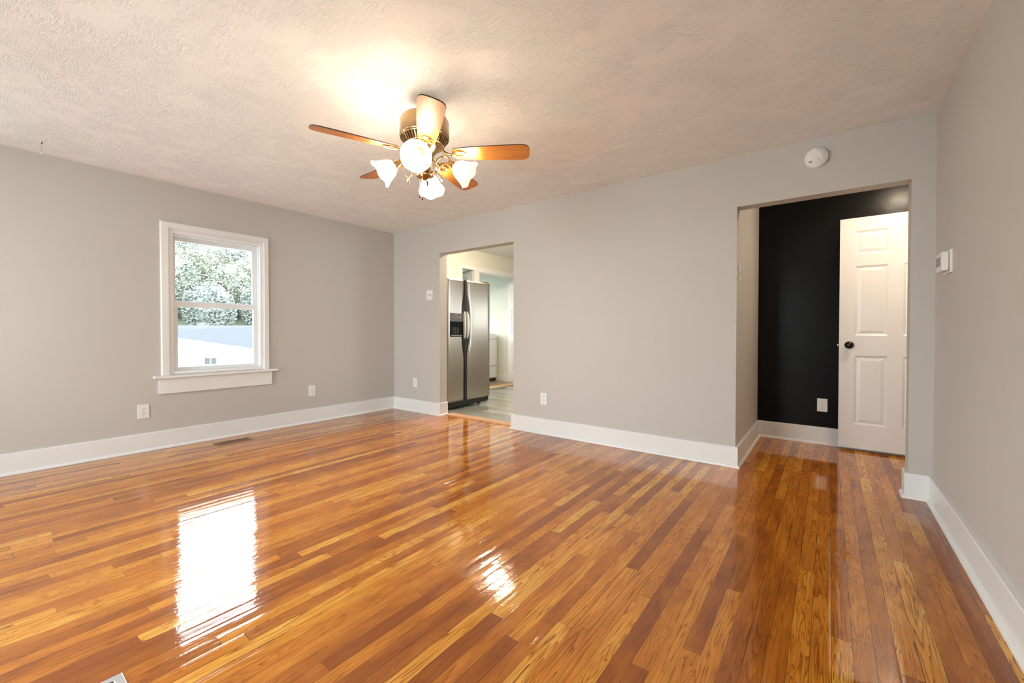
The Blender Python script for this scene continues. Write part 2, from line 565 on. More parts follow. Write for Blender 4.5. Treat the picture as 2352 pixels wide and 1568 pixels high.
def tube(bm, pts, r, n=8, mi=0):
    pts = [Vector(p) for p in pts]
    rings = []
    ref = Vector((0, 0, 1))
    for i, p in enumerate(pts):
        d = (pts[min(i + 1, len(pts) - 1)] - pts[max(i - 1, 0)]).normalized()
        a = d.cross(ref)
        if a.length < 1e-3:
            a = d.cross(Vector((1, 0, 0)))
        a.normalize()
        b = d.cross(a).normalized()
        rr = r[i] if isinstance(r, (list, tuple)) else r
        rings.append([bm.verts.new(p + (a * math.cos(2 * PI * k / n) + b * math.sin(2 * PI * k / n)) * rr) for k in range(n)])
    for a, b in zip(rings, rings[1:]):
        for i in range(n):
            f = bm.faces.new((a[i], a[(i + 1) % n], b[(i + 1) % n], b[i]))
            f.material_index = mi
            f.smooth = True
    cap(bm, rings[0], mi)
    cap(bm, rings[-1], mi, True)


def smooth_path(pts, k=6):
    """Catmull-Rom through the points"""
    P = [Vector(p) for p in pts]
    P = [P[0] * 2 - P[1]] + P + [P[-1] * 2 - P[-2]]
    out = []
    for i in range(1, len(P) - 2):
        for s in range(k):
            t = s / k
            a, b, c, d = P[i - 1:i + 3]
            out.append(0.5 * ((2 * b) + (c - a) * t + (2 * a - 5 * b + 4 * c - d) * t * t + (3 * b - a - 3 * c + d) * t ** 3))
    out.append(P[-2])
    return out


def obj(name, bm, mats, parent=None, kind=None, auto=False):
    bmesh.ops.recalc_face_normals(bm, faces=bm.faces)
    me = bpy.data.meshes.new(name)
    bm.to_mesh(me)
    bm.free()
    for m in (mats if isinstance(mats, (list, tuple)) else [mats]):
        me.materials.append(m)
    o = bpy.data.objects.new(name, me)
    COL.objects.link(o)
    if parent:
        o.parent = parent
    if kind:
        o['kind'] = kind
    return o


def NB():
    return bmesh.new()


def thing(name, label, cat, loc=(0, 0, 0), rot=(0, 0, 0), group=None):
    o = bpy.data.objects.new(name, None)
    COL.objects.link(o)
    o.location = loc
    o.rotation_euler = rot
    o.empty_display_size = 0.1
    tag(o, label, cat, group)
    return o


def tag(o, label, cat, group=None):
    o['label'] = label
    o['category'] = cat
    if group:
        o['group'] = group
    return o


def boxes(name, lst, mat, parent=None, kind='structure', bev=0.0):
    bm = NB()
    for b in lst:
        bx(bm, *b, bev=bev)
    return obj(name, bm, mat, parent, kind)


# ------------------------------------------------------------------ room shell
H = 2.44
WX = 5.395
TK = 0.124
HB = 0.161
XK0, XK1, ZK = 0.924, 2.097, 2.059
XH0, XH1, ZH = 4.286, 5.281, 2.045
YB = 1.27
KH = 2.52
KX = 4.13        # kitchen right side

boxes('floor', [(-0.14, WX + 0.12, YF - 0.14, 0.1, -0.05, 0), (KX, 6.45, 0.1, YB + 0.1, -0.05, 0)], M['floor'])
boxes('floor_kitchen', [(-0.32, KX, 0.1, 4.55, -0.05, 0.0)], M['vinylfloor'])
boxes('floor_laundry', [(-2.75, -0.32, 1.2, 3.6, -0.05, 0.0)], M['laundryfloor'])
boxes('ceiling', [(-0.14, WX + 0.12, YF - 0.14, TK / 2, H, H + 0.12), (KX, 6.45, TK / 2, YB + 0.1, H, H + 0.12)], M['ceiling'])
boxes('ceiling_kitchen', [(-0.32, KX, TK / 2, 4.55, KH, KH + 0.1)], M['ceiling'])
boxes('ceiling_laundry', [(-2.75, -0.32, 1.2, 3.6, KH - 0.05, KH + 0.1)], M['ceiling'])

boxes('wall_left', [(-0.14, 0, YF - 0.14, WS[0][0], 0, H), (-0.14, 0, WS[0][0], WS[0][1], 0, 0.2), (-0.14, 0, WS[0][0], WS[0][1], 2.3, H),
                    (-0.14, 0, WS[0][1], W1[0], 0, H), (-0.14, 0, W1[1], TK, 0, H),
                    (-0.14, 0, W1[0], W1[1], 0, W1[2]), (-0.14, 0, W1[0], W1[1], W1[3], H)], M['wall'])
boxes('wall_back', [(0, XK0, 0, TK, 0, KH), (XK0, XK1, 0, TK, ZK, KH), (XK1, XH0, 0, TK, 0, KH),
                    (XH0, XH1, 0, TK, ZH, KH), (XH1, WX + 0.12, 0, TK, 0, KH)], M['wall'])
boxes('wall_right', [(WX, WX + 0.12, WS[1][1], 0, 0, H), (WX, WX + 0.12, YF - 0.14, WS[1][0], 0, H),
                     (WX, WX + 0.12, WS[1][0], WS[1][1], 0, 0.2), (WX, WX + 0.12, WS[1][0], WS[1][1], 2.3, H)], M['wall'])
fl = [(0, WX, YF - 0.14, YF, 0, WF[0][2]), (0, WX, YF - 0.14, YF, WF[0][3], H)]
xs = [0, WF[0][0], WF[0][1], WF[1][0], WF[1][1], WX]
for i in (0, 2, 4):
    fl.append((xs[i], xs[i + 1], YF - 0.14, YF, WF[0][2], WF[0][3]))
boxes('wall_front', fl, M['wall'])
# hallway
boxes('wall_hall_left', [(KX, XH0, TK, YB, 0, KH)], M['wall'])
boxes('wall_hall_back', [(KX, 6.45, YB, YB + 0.1, 0, KH)], M['black'])
boxes('wall_hall_right', [(6.33, 6.45, TK, YB, 0, KH)], M['wall'])
boxes('wall_hall_front', [(WX + 0.12, 6.45, 0, TK, 0, KH)], M['wall'])
# kitchen
boxes('wall_kitchen_left', [(-0.32, -0.2, TK, 1.568, 0, KH), (-0.32, -0.2, 1.568, 1.886, 2.165, KH),
                            (-0.32, -0.2, 1.886, 2.008, 0, KH), (-0.32, -0.2, 2.008, 3.38, 2.146, KH), (-0.32, -0.2, 3.38, 4.55, 0, KH),
                            (-0.32, 0.0, 0.0, TK, 0, KH)], M['kwall'])
boxes('wall_kitchen_back', [(-0.32, KW[0], 4.43, 4.55, 0, KH), (KW[1], KX, 4.43, 4.55, 0, KH),
                            (KW[0], KW[1], 4.43, 4.55, 0, KW[2]), (KW[0], KW[1], 4.43, 4.55, KW[3], KH)], M['kwall'])
boxes('wall_kitchen_right', [(KX, KX + 0.12, YB + 0.1, KR[0], 0, KH), (KX, KX + 0.12, KR[1], 4.55, 0, KH),
                             (KX, KX + 0.12, KR[0], KR[1], 0, KR[2]), (KX, KX + 0.12, KR[0], KR[1], KR[3], KH)], M['kwall'])
# laundry
boxes('wall_laundry_left', [(-2.75, -2.63, 1.2, LW[0], 0, KH), (-2.75, -2.63, LW[1], 3.6, 0, KH),
                            (-2.75, -2.63, LW[0], LW[1], 0, LW[2]), (-2.75, -2.63, LW[0], LW[1], LW[3], KH)], M['lwall'])
boxes('wall_laundry_back', [(-2.63, -0.32, 3.46, 3.6, 0, KH)], M['lwall'])
boxes('wall_laundry_front', [(-2.63, LF[0], 1.2, 1.32, 0, KH), (LF[1], -0.32, 1.2, 1.32, 0, KH),
                              (LF[0], LF[1], 1.2, 1.32, 0, LF[2]), (LF[0], LF[1], 1.2, 1.32, LF[3], KH)], M['lwall'])


# baseboards: board + quarter-round shoe, swept with mitred corners along a polyline
def baseboard(name, path, side=1, h=HB, t=0.019, shoe=0.015, mat='trim'):
    """path: floor points; side=+1: board stands to the left of the direction of travel"""
    prof = [(0, 0), (t + shoe, 0), (t + shoe, 0.004), (t + shoe * 0.8, 0.013), (t + shoe * 0.35, 0.019), (t, 0.021), (t, h - 0.004), (t - 0.004, h), (0, h)]
    if not shoe:
        prof = [(0, 0), (t, 0), (t, h - 0.004), (t - 0.004, h), (0, h)]
    bm = NB()
    P = [Vector((*p, 0)) for p in path]
    rings = []
    for i, p in enumerate(P):
        ns = []
        if i > 0:
            d = (P[i] - P[i - 1]).normalized()
            ns.append(Vector((-d.y, d.x, 0)) * side)
        if i < len(P) - 1:
            d = (P[i + 1] - P[i]).normalized()
            ns.append(Vector((-d.y, d.x, 0)) * side)
        n = ns[0] if len(ns) == 1 else (ns[0] + ns[1]) / (1 + ns[0].dot(ns[1]))
        rings.append([bm.verts.new(p + n * a + Vector((0, 0, b))) for a, b in prof])
    m = len(prof)
    for a, b in zip(rings, rings[1:]):
        for k in range(m):
            bm.faces.new((a[k], a[(k + 1) % m], b[(k + 1) % m], b[k]))
    bm.faces.new(rings[0])
    bm.faces.new(rings[-1][::-1])
    return obj(name, bm, M[mat], kind='structure')


baseboard('baseboard_left', [(0, YF + 0.02), (0, 0), (XK0, 0), (XK0, TK)], side=-1)
baseboard('baseboard_back', [(XK1, TK), (XK1, 0), (XH0, 0), (XH0, YB), (6.3, YB)], side=-1)
baseboard('baseboard_right', [(XH1, 0.10), (XH1, 0), (WX, 0), (WX, YF + 0.02)], side=-1)
baseboard('baseboard_laundry', [(-2.6, 3.46), (-0.32, 3.46)], side=-1, h=0.12, t=0.015, shoe=0)

# thresholds
bm = NB()
bx(bm, XK0 + 0.02, XK1 - 0.02, 0.075, 0.20, 0.0, 0.012, bev=0.004)
obj('trim_1', bm, M['threshold'], kind='structure')
bm = NB()
bx(bm, -0.36, -0.16, 2.01, 3.38, 0.0, 0.012, bev=0.004)
obj('trim_2', bm, M['lightoak'], kind='structure')


# ------------------------------------------------------------------ window in the left wall
def window_left():
    y0, y1, z0, z1 = W1
    root = bpy.data.objects.new('window_1', None)
    COL.objects.link(root)
    root.location = (0, (y0 + y1) / 2, z0)
    root['kind'] = 'structure'

    def add(name, bm, mat):
        o = obj(name, bm, mat)
        o.parent = root
        o.matrix_parent_inverse = Matrix.Translation((0, -(y0 + y1) / 2, -z0))
        return o
    # casing: stepped profile, mitred: three boards
    oy0, oy1, oz1 = -2.575, -1.648, 2.078
    iy0, iy1, iz1 = -2.503, -1.708, 2.012
    steps = [(0.0, 0.014), (0.12, 0.020), (0.80, 0.020), (0.86, 0.012), (1.0, 0.010)]   # (fraction outer->inner, thickness)
    for which in ('left', 'top', 'right'):
        bm = NB()
        ringA, ringB = [], []
        for f, t in [(0.0, 0.0)] + steps + [(1.0, 0.0)]:
            ya, yb_, zt = oy0 + (iy0 - oy0) * f, oy1 + (iy1 - oy1) * f, oz1 + (iz1 - oz1) * f
            if which == 'left':
                ringA.append(bm.verts.new((t, ya, z0 - 0.005)))
                ringB.append(bm.verts.new((t, ya, zt)))
            elif which == 'right':
                ringA.append(bm.verts.new((t, yb_, z0 - 0.005)))
                ringB.append(bm.verts.new((t, yb_, zt)))
            else:
                ringA.append(bm.verts.new((t, ya, zt)))
                ringB.append(bm.verts.new((t, yb_, zt)))
        n = len(ringA)
        for k in range(n):
            bm.faces.new((ringA[k], ringA[(k + 1) % n], ringB[(k + 1) % n], ringB[k]))
        bm.faces.new(ringA)
        bm.faces.new(ringB[::-1])
        add('casing', bm, M['trim'])
    # stool and apron
    bm = NB()
    bx(bm, -0.045, 0.05, -2.632, -1.572, 0.640, 0.664, bev=0.004)
    add('window_stool', bm, M['trim'])
    bm = NB()
    bx(bm, 0, 0.019, -2.594, -1.624, 0.497, 0.640, bev=0.003)
    add('apron', bm, M['trim'])
    # jamb liner / vinyl frame
    bm = NB()
    fy0, fy1, fz0, fz1 = y0, y1, z0, z1
    bx(bm, -0.135, 0.004, fy0 - 0.002, fy0 + 0.022, fz0, fz1)
    bx(bm, -0.135, 0.004, fy1 - 0.022, fy1 + 0.002, fz0, fz1)
    bx(bm, -0.135, 0.004, fy0 + 0.022, fy1 - 0.022, fz1 - 0.03, fz1)
    bx(bm, -0.135, 0.004, fy0 + 0.022, fy1 - 0.022, fz0, fz0 + 0.028)
    # stops that step towards the sashes
    bx(bm, -0.045, -0.030, fy0 + 0.021, fy0 + 0.032, fz0 + 0.026, fz1 - 0.041)
    bx(bm, -0.045, -0.030, fy1 - 0.032, fy1 - 0.021, fz0 + 0.026, fz1 - 0.041)
    bx(bm, -0.045, -0.030, fy0 + 0.021, fy1 - 0.021, fz1 - 0.041, fz1 - 0.029)
    add('window_frame', bm, M['vinyl'])

    def sash(name, xa, xb, ya, yb_, za, zb, gl):
        gy0, gy1, gz0, gz1 = gl
        bm = NB()
        bx(bm, xa, xb, ya, gy0, za, zb, bev=0.003)
        bx(bm, xa, xb, gy1, yb_, za, zb, bev=0.003)
        bx(bm, xa, xb, gy0 - 0.002, gy1 + 0.002, za, gz0, bev=0.003)
        bx(bm, xa, xb, gy0 - 0.002, gy1 + 0.002, gz1, zb, bev=0.003)
        s = add(name, bm, M['vinyl'])
        bm = NB()
        xm = (xa + xb) / 2
        bx(bm, xm - 0.002, xm + 0.002, gy0 - 0.002, gy1 + 0.002, gz0 - 0.002, gz1 + 0.002)
        g = obj('pane', bm, M['glass'])
        g.parent = s
        return s
    sash('upper_sash', -0.118, -0.088, -2.476, -1.734, 1.32, 1.975, (-2.440, -1.775, 1.36, 1.930))
    s = sash('lower_sash', -0.084, -0.052, -2.476, -1.734, 0.698, 1.345, (-2.433, -1.777, 0.730, 1.302))
    bm = NB()
    for yc in (-2.27, -1.94):
        bx(bm, -0.082, -0.056, yc - 0.03, yc + 0.03, 1.345, 1.353, bev=0.003)
        bx(bm, -0.075, -0.063, yc - 0.012, yc + 0.018, 1.352, 1.358, bev=0.002)
    lk = obj('sash_lock', bm, M['vinyl'])
    lk.parent = s


window_left()


def plain_window(name, axis, a0, a1, z0, z1, d0, d1):
    """simple sash window filling an opening; axis 'x': spans x at depth y d0..d1"""
    f = 0.045
    B = (lambda a, b, c, d, e, g: (a, b, e, g, c, d)) if axis == 'x' else (lambda a, b, c, d, e, g: (e, g, a, b, c, d))
    m = (z0 + z1) / 2
    bm = NB()
    for q in ((a0, a0 + f, z0, z1), (a1 - f, a1, z0, z1), (a0, a1, z0, z0 + f), (a0, a1, z1 - f, z1), (a0, a1, m - 0.02, m + 0.02)):
        bx(bm, *B(*q, d0, d1))
    o = obj(name, bm, M['vinyl'], kind='structure')
    bm = NB()
    dm = (d0 + d1) / 2
    bx(bm, *B(a0 + 0.01, a1 - 0.01, z0 + 0.01, z1 - 0.01, dm - 0.002, dm + 0.002))
    g = obj('pane', bm, M['glass'])
    g.parent = o


plain_window('unseen_window_2', 'x', WF[0][0], WF[0][1], WF[0][2], WF[0][3], YF - 0.10, YF - 0.05)
plain_window('unseen_window_3', 'x', WF[1][0], WF[1][1], WF[1][2], WF[1][3], YF - 0.10, YF - 0.05)
plain_window('fill_window_6', 'y', WS[0][0], WS[0][1], 0.2, 2.3, -0.10, -0.05)  # added on the unseen stretch of left wall, lights the right wall
plain_window('fill_window_7', 'y', WS[1][0], WS[1][1], 0.2, 2.3, WX + 0.05, WX + 0.10)  # added behind the camera, lights the left wall
plain_window('fill_window_8', 'y', KR[0], KR[1], KR[2], KR[3], KX + 0.04, KX + 0.09)  # added out of view, throws daylight across the kitchen
plain_window('window_4', 'x', KW[0], KW[1], KW[2], KW[3], 4.47, 4.52)
plain_window('window_5', 'y', LW[0], LW[1], LW[2], LW[3], -2.72, -2.67)

plain_window('fill_window_9', 'x', LF[0], LF[1], LF[2], LF[3], 1.23, 1.28)  # added opposite the laundry back wall, to lighten it

# white door trims on the kitchen's left wall
boxes('trim_3', [(-0.2, -0.18, 1.515, 1.568, 0, 2.225), (-0.2, -0.18, 1.568, 1.886, 2.165, 2.225),
                 (-0.2, -0.18, 1.886, 1.935, 0, 2.225)], M['trim'], bev=0.003)
boxes('trim_4', [(-0.2, -0.18, 1.945, 2.008, 0, 2.23), (-0.2, -0.18, 2.008, 3.38, 2.146, 2.23),
                 (-0.2, -0.18, 3.38, 3.46, 0, 2.23), (-0.31, -0.2, 2.008, 2.02, 0, 2.146), (-0.31, -0.2, 2.008, 3.38, 2.134, 2.146)], M['trim'], bev=0.003)


# ------------------------------------------------------------------ panelled doors
def panel_slab(bm, w, h, t, panels, mi=0, both=True):
    """slab with local x 0..w, z 0..h, front face at y=0 looking to -y; panels (x0,x1,z0,z1)"""
    xc = sorted(set([0, w] + [v for p in panels for v in p[:2]]))
    zc = sorted(set([0, h] + [v for p in panels for v in p[2:]]))

    def quad(a, b, c, d):
        f = bm.faces.new([bm.verts.new(v) for v in (a, b, c, d)])
        f.material_index = mi
    for yy, s in ((0.0, 1), (t, -1)):
        for i in range(len(xc) - 1):
            for j in range(len(zc) - 1):
                x0, x1, z0, z1 = xc[i], xc[i + 1], zc[j], zc[j + 1]
                if any(p[0] <= x0 and p[1] >= x1 and p[2] <= z0 and p[3] >= z1 for p in panels):
                    continue
                quad((x0, yy, z0), (x1, yy, z0), (x1, yy, z1), (x0, yy, z1))
        for p in panels:
            prof = [(0, 0), (0.016, 0.009), (0.019, 0.009), (0.045, 0.002), (0.045, 0.002)]
            prev = None
            for d, dep in prof:
                y = yy + s * dep
                c = [(p[0] + d, y, p[2] + d), (p[1] - d, y, p[2] + d), (p[1] - d, y, p[3] - d), (p[0] + d, y, p[3] - d)]
                if prev:
                    for k in range(4):
                        if (Vector(prev[k]) - Vector(c[k])).length > 1e-6:
                            quad(prev[k], prev[(k + 1) % 4], c[(k + 1) % 4], c[k])
                prev = c
            quad(*prev)
    quad((0, 0, 0), (0, t, 0), (0, t, h), (0, 0, h))
    quad((w, 0, 0), (w, t, 0), (w, t, h), (w, 0, h))
    quad((0, 0, 0), (w, 0, 0), (w, t, 0), (0, t, 0))
    quad((0, 0, h), (w, 0, h), (w, t, h), (0, t, h))
    bmesh.ops.remove_doubles(bm, verts=bm.verts, dist=1e-5)


def knob(bm, y0, sgn, x, z):
    """rose + neck + knob standing out along sgn*y"""
    mt = Matrix.Translation((x, y0, z)) @ Matrix.Rotation(PI / 2 if sgn < 0 else -PI / 2, 4, 'X')
    pr = [(0.0005, 0), (0.033, 0), (0.033, 0.004), (0.028, 0.008), (0.013, 0.011), (0.011, 0.022), (0.020, 0.028), (0.0275, 0.038), (0.0275, 0.048), (0.022, 0.056), (0.010, 0.0595), (0.0005, 0.060)]
    lathe(bm, pr, 32, mt)


HD = (4.941, 1.155)     # free edge of the hall door, front face y
dw, dh, dt = 0.76, 2.06, 0.035
pp = []
for x0, x1 in ((0.108, 0.332), (0.428, 0.652)):
    pp += [(x0, x1, 0.215, 0.832), (x0, x1, 1.010, 1.630), (x0, x1, 1.732, 1.942)]
bm = NB()
panel_slab(bm, dw, dh, dt, pp)
hd = obj('door_1', bm, M['door'], kind='structure')
hd.location = (HD[0], HD[1], 0.024)
bm = NB()
knob(bm, 0, -1, 0.072, 0.925)
kn = obj('door_knob', bm, M['bronze'], hd)
bm = NB()
bx(bm, -0.002, 0.001, 0.005, 0.030, 0.90, 0.955)
bx(bm, -0.012, 0.0, 0.010, 0.022, 0.915, 0.935, bev=0.002)
obj('latch', bm, M['brass'], hd)
bm = NB()
for zc in (0.2, 1.03, 1.85):
    tube(bm, [(dw + 0.004, 0.002, zc - 0.045), (dw + 0.004, 0.002, zc + 0.045)], 0.006, 10)
    bx(bm, dw - 0.0, dw + 0.002, 0.0, 0.03, zc - 0.045, zc + 0.045)
obj('hinge', bm, M['bronze'], hd)
# post the hall door hangs on (side of the hall's own doorway, out of view)
boxes('trim_5', [(HD[0] + dw + 0.012, HD[0] + dw + 0.12, 1.12, YB, 0, 2.16)], M['trim'])

# white folded leaf at the laundry doorway
bm = NB()
panel_slab(bm, 0.30, 2.09, 0.03, [(0.09, 0.24, 0.2, 0.85), (0.09, 0.24, 1.0, 1.55), (0.09, 0.24, 1.68, 1.94)])
ld = obj('door_2', bm, M['door'], kind='structure')
ld.location = (-0.515, 3.29, 0.012)
# blue-grey door standing open behind the post
bm = NB()
panel_slab(bm, 0.36, 2.145, 0.035, [])
# arched embossed panel
arc = [(0.195 + 0.10 * math.cos(PI * k / 20), 0, 1.96 + 0.085 * math.sin(PI * k / 20)) for k in range(21)]
tube(bm, [(0.295, 0, 1.15)] + arc + [(0.095, 0, 1.15), (0.295, 0, 1.15)], 0.011, 8)
arc = [(0.195 + 0.075 * math.cos(PI * k / 20), 0, 1.955 + 0.065 * math.sin(PI * k / 20)) for k in range(21)]
tube(bm, [(0.27, 0, 1.175)] + arc + [(0.12, 0, 1.175), (0.27, 0, 1.175)], 0.006, 8)
bd = obj('door_3', bm, M['bluedoor'], kind='structure')
bd.location = (-0.575, 1.845, 0.012)


# ------------------------------------------------------------------ refrigerator
def fridge():
    xf = 0.795
    y0, y1 = 0.262, 1.14
    zt, zb = 1.792, 0.105
    r = thing('refrigerator', 'stainless steel side-by-side refrigerator with black trim and ice dispenser, beyond the kitchen opening', 'refrigerator', (0.4, 0.7, 0))

    def add(name, bm, mat, par=r, off=(-0.4, -0.7, 0)):
        bmesh.ops.translate(bm, verts=bm.verts, vec=off)
        return obj(name, bm, mat, par)
    bm = NB()
    bx(bm, 0.03, xf - 0.085, y0 + 0.004, y1 - 0.004, 0.05, zt - 0.015, bev=0.006)
    add('cabinet', bm, M['greyplastic'])
    ys = (y0 + 0.352)      # split between the doors
    # doors: gently bowed fronts with an inner edge that curves back around the handles
    zl = [zb + (zt - zb) * i / 48 for i in range(49)]

    def bulge(z):     # how far the steel pulls back beside the handles
        if 0.93 < z < 1.40:
            return 1.0
        if z >= 1.40:
            t = min(1, (z - 1.40) / 0.24)
        else:
            t = min(1, (0.93 - z) / 0.24)
        return 0.5 + 0.5 * math.cos(PI * t)

    def door(name, ya, yb_, inner_side):
        bm = NB()
        cols = []
        K = 10
        for z in zl:
            b = bulge(z)
            if inner_side == 'hi':
                a0, a1 = ya, yb_ - 0.030 - 0.030 * b
            else:
                a0, a1 = ya + 0.030 + 0.048 * b * (math.sin(PI * min(1, max(0, (z - 0.7) / 0.95))) ** 0.5 if 0.7 < z < 1.65 else 0), yb_
            row = []
            for k in range(K + 1):
                f = k / K
                y = a0 + (a1 - a0) * f
                edge = min(f, 1 - f)
                x = xf - 0.006 * math.exp(-edge * 28)
                row.append(bm.verts.new((x, y, z)))
            cols.append(row)
        back = []
        for row in cols:
            back.append([bm.verts.new((xf - 0.075, v.co.y, v.co.z)) for v in (row[0], row[-1])])
        for i in range(len(zl) - 1):
            for k in range(K):
                f = bm.faces.new((cols[i][k], cols[i][k + 1], cols[i + 1][k + 1], cols[i + 1][k]))
                f.smooth = True
            bm.faces.new((cols[i][0], cols[i + 1][0], back[i + 1][0], back[i][0]))
            bm.faces.new((cols[i][-1], back[i][1], back[i + 1][1], cols[i + 1][-1]))
            bm.faces.new((back[i][0], back[i + 1][0], back[i + 1][1], back[i][1]))
        bm.faces.new([*cols[0], back[0][1], back[0][0]])
        bm.faces.new([*cols[-1], back[-1][1], back[-1][0]])
        return add(name, bm, M['steel'])
    dl = door('door', y0, ys, 'hi')
    dr = door('door', ys, y1, 'lo')

    # black handle channels: two tapering bars that run the whole height
    def channel(ya_f, yb_f, x0, x1):
        bm = NB()
        rows = []
        for z in zl:
            a, b = ya_f(z), yb_f(z)
            rows.append([bm.verts.new((x0, a, z)), bm.verts.new((x1, a + 0.004, z)), bm.verts.new((x1, b - 0.004, z)), bm.verts.new((x0, b, z))])
        for p, q in zip(rows, rows[1:]):
            for k in range(4):
                bm.faces.new((p[k], p[(k + 1) % 4], q[(k + 1) % 4], q[k]))
        bm.faces.new(rows[0])
        bm.faces.new(rows[-1][::-1])
        return bm

    def rb(z):
        return 0.048 * bulge(z) * (math.sin(PI * min(1, max(0, (z - 0.7) / 0.95))) ** 0.5 if 0.7 < z < 1.65 else 0)
    o = add('handle_channel', channel(lambda z: ys - 0.030 - 0.030 * bulge(z), lambda z: ys - 0.004, xf - 0.05, xf - 0.002), M['blackplastic'], dl)
    o = add('handle_channel', channel(lambda z: ys + 0.004, lambda z: ys + 0.030 + rb(z), xf - 0.05, xf - 0.002), M['blackplastic'], dr)
    # thin steel edge strips between the channels
    bm = channel(lambda z: ys - 0.012, lambda z: ys - 0.004, xf - 0.02, xf + 0.006)
    add('edge_strip', bm, M['brassdark'], dl)
    bm = channel(lambda z: ys + 0.002, lambda z: ys + 0.009, xf - 0.02, xf + 0.006)
    add('edge_strip', bm, M['brassdark'], dr)
    # grips
    for par, ya, yb_, bow in ((dl, ys - 0.046, ys - 0.016, 0), (dr, ys + 0.012, ys + 0.032, 0.03)):
        bm = NB()
        rows = []
        n = 24
        for i in range(n + 1):
            f = i / n
            z = 0.972 + (1.352 - 0.972) * f
            e = math.sin(PI * f) ** 0.35 if 0 < f < 1 else 0.0
            yc = (ya + yb_) / 2
            hw = (yb_ - ya) / 2 * (0.35 + 0.65 * e)
            hi = yc + hw + bow * math.sin(PI * f)
            d = 0.012 + 0.016 * e
            rows.append([bm.verts.new((xf - 0.004, yc - hw, z)), bm.verts.new((xf + d, yc - hw * 0.8, z)), bm.verts.new((xf + d, hi - 0.003, z)), bm.verts.new((xf - 0.004, hi, z))])
        for p, q in zip(rows, rows[1:]):
            for k in range(4):
                bm.faces.new((p[k], p[(k + 1) % 4], q[(k + 1) % 4], q[k])).smooth = False
        bm.faces.new(rows[0])
        bm.faces.new(rows[-1][::-1])
        g = add('handle', bm, M['handle'], par)
        g['label'] = 'light grey grip'
    # ice and water dispenser
    da, db, za, zb_ = y0 + 0.045, ys - 0.055, 1.000, 1.322
    bm = NB()
    xo = xf + 0.004
    fr = 0.014
    bx(bm, xf - 0.004, xo, da, db, 1.205, zb_, mi=1, bev=0.003)           # control panel
    bx(bm, xf - 0.004, xo, da, da + fr, za, 1.21)
    bx(bm, xf - 0.004, xo, db - fr * 1.8, db, za, 1.21)
    bx(bm, xf - 0.004, xo, da, db, za, za + 0.012)
    bx(bm, xf - 0.004, xf + 0.0012, da + fr, db - fr, za, 1.21)
    # arch under the control panel
    bx(bm, xf - 0.004, xo - 0.001, da + fr, db - fr, 1.185, 1.21)
    disp = add('ice_dispenser', bm, [M['recess'], M['greyplastic']], dl)
    disp['label'] = 'black ice and water dispenser'
    bm = NB()
    for k in range(3):
        yy = da + 0.05 + 0.045 * k
        bx(bm, xf - 0.002, xf + 0.003, yy, yy + 0.028, 1.03, 1.13, bev=0.003)
    add('lever', bm, M['blackplastic'], dl)
    bm = NB()
    bx(bm, xf, xf + 0.012, da + fr, db - fr * 1.8, za + 0.011, za + 0.022, bev=0.003)
    add('drip_tray', bm, M['chrome'], dl)
    bm = NB()
    for k in range(6):      # row of small key marks
        yy = da + 0.055 + 0.028 * k
        bx(bm, xo, xo + 0.0008, yy, yy + 0.014, 1.262, 1.266)
        bx(bm, xo, xo + 0.0008, yy + 0.003, yy + 0.010, 1.270, 1.274)
    bx(bm, xo, xo + 0.0008, da + 0.09, da + 0.15, 1.298, 1.304)
    add('key_marks', bm, M['chrome'], dl)
    # maker's badge: a swoosh running into a bar of small letters
    bm = NB()
    tube(bm, smooth_path([(xf + 0.001, y1 - 0.17, 1.732), (xf + 0.001, y1 - 0.155, 1.722), (xf + 0.001, y1 - 0.13, 1.718)]), 0.0035, 6)
    for k in range(9):
        yy = y1 - 0.128 + 0.0105 * k
        bx(bm, xf - 0.001, xf + 0.002, yy, yy + 0.0085, 1.713, 1.724)
    add('badge', bm, M['chrome'], dr)
    # kick plate, hinge cover, wheels
    bm = NB()
    bx(bm, xf - 0.09, xf - 0.03, y0 + 0.01, y1 - 0.02, 0.03, 0.098, bev=0.004)
    bx(bm, xf - 0.07, xf - 0.025, y1 - 0.05, y1 - 0.005, 0.045, 0.10, bev=0.01)
    add('kick_plate', bm, M['blackplastic'])
    bm = NB()
    bx(bm, xf - 0.10, xf - 0.02, y1 - 0.14, y1 - 0.01, zt + 0.001, zt + 0.015, bev=0.004)
    add('hinge_cover', bm, M['blackplastic'])
    for yy in (y0 + 0.08, y1 - 0.16):
        bm = NB()
        lathe(bm, [(0.0005, 0), (0.024, 0), (0.024, 0.02), (0.0005, 0.02)], 20, Matrix.Translation((xf - 0.08, yy, 0.024)) @ Matrix.Rotation(PI / 2, 4, 'X'))
        add('wheel', bm, M['blackplastic'])


fridge()


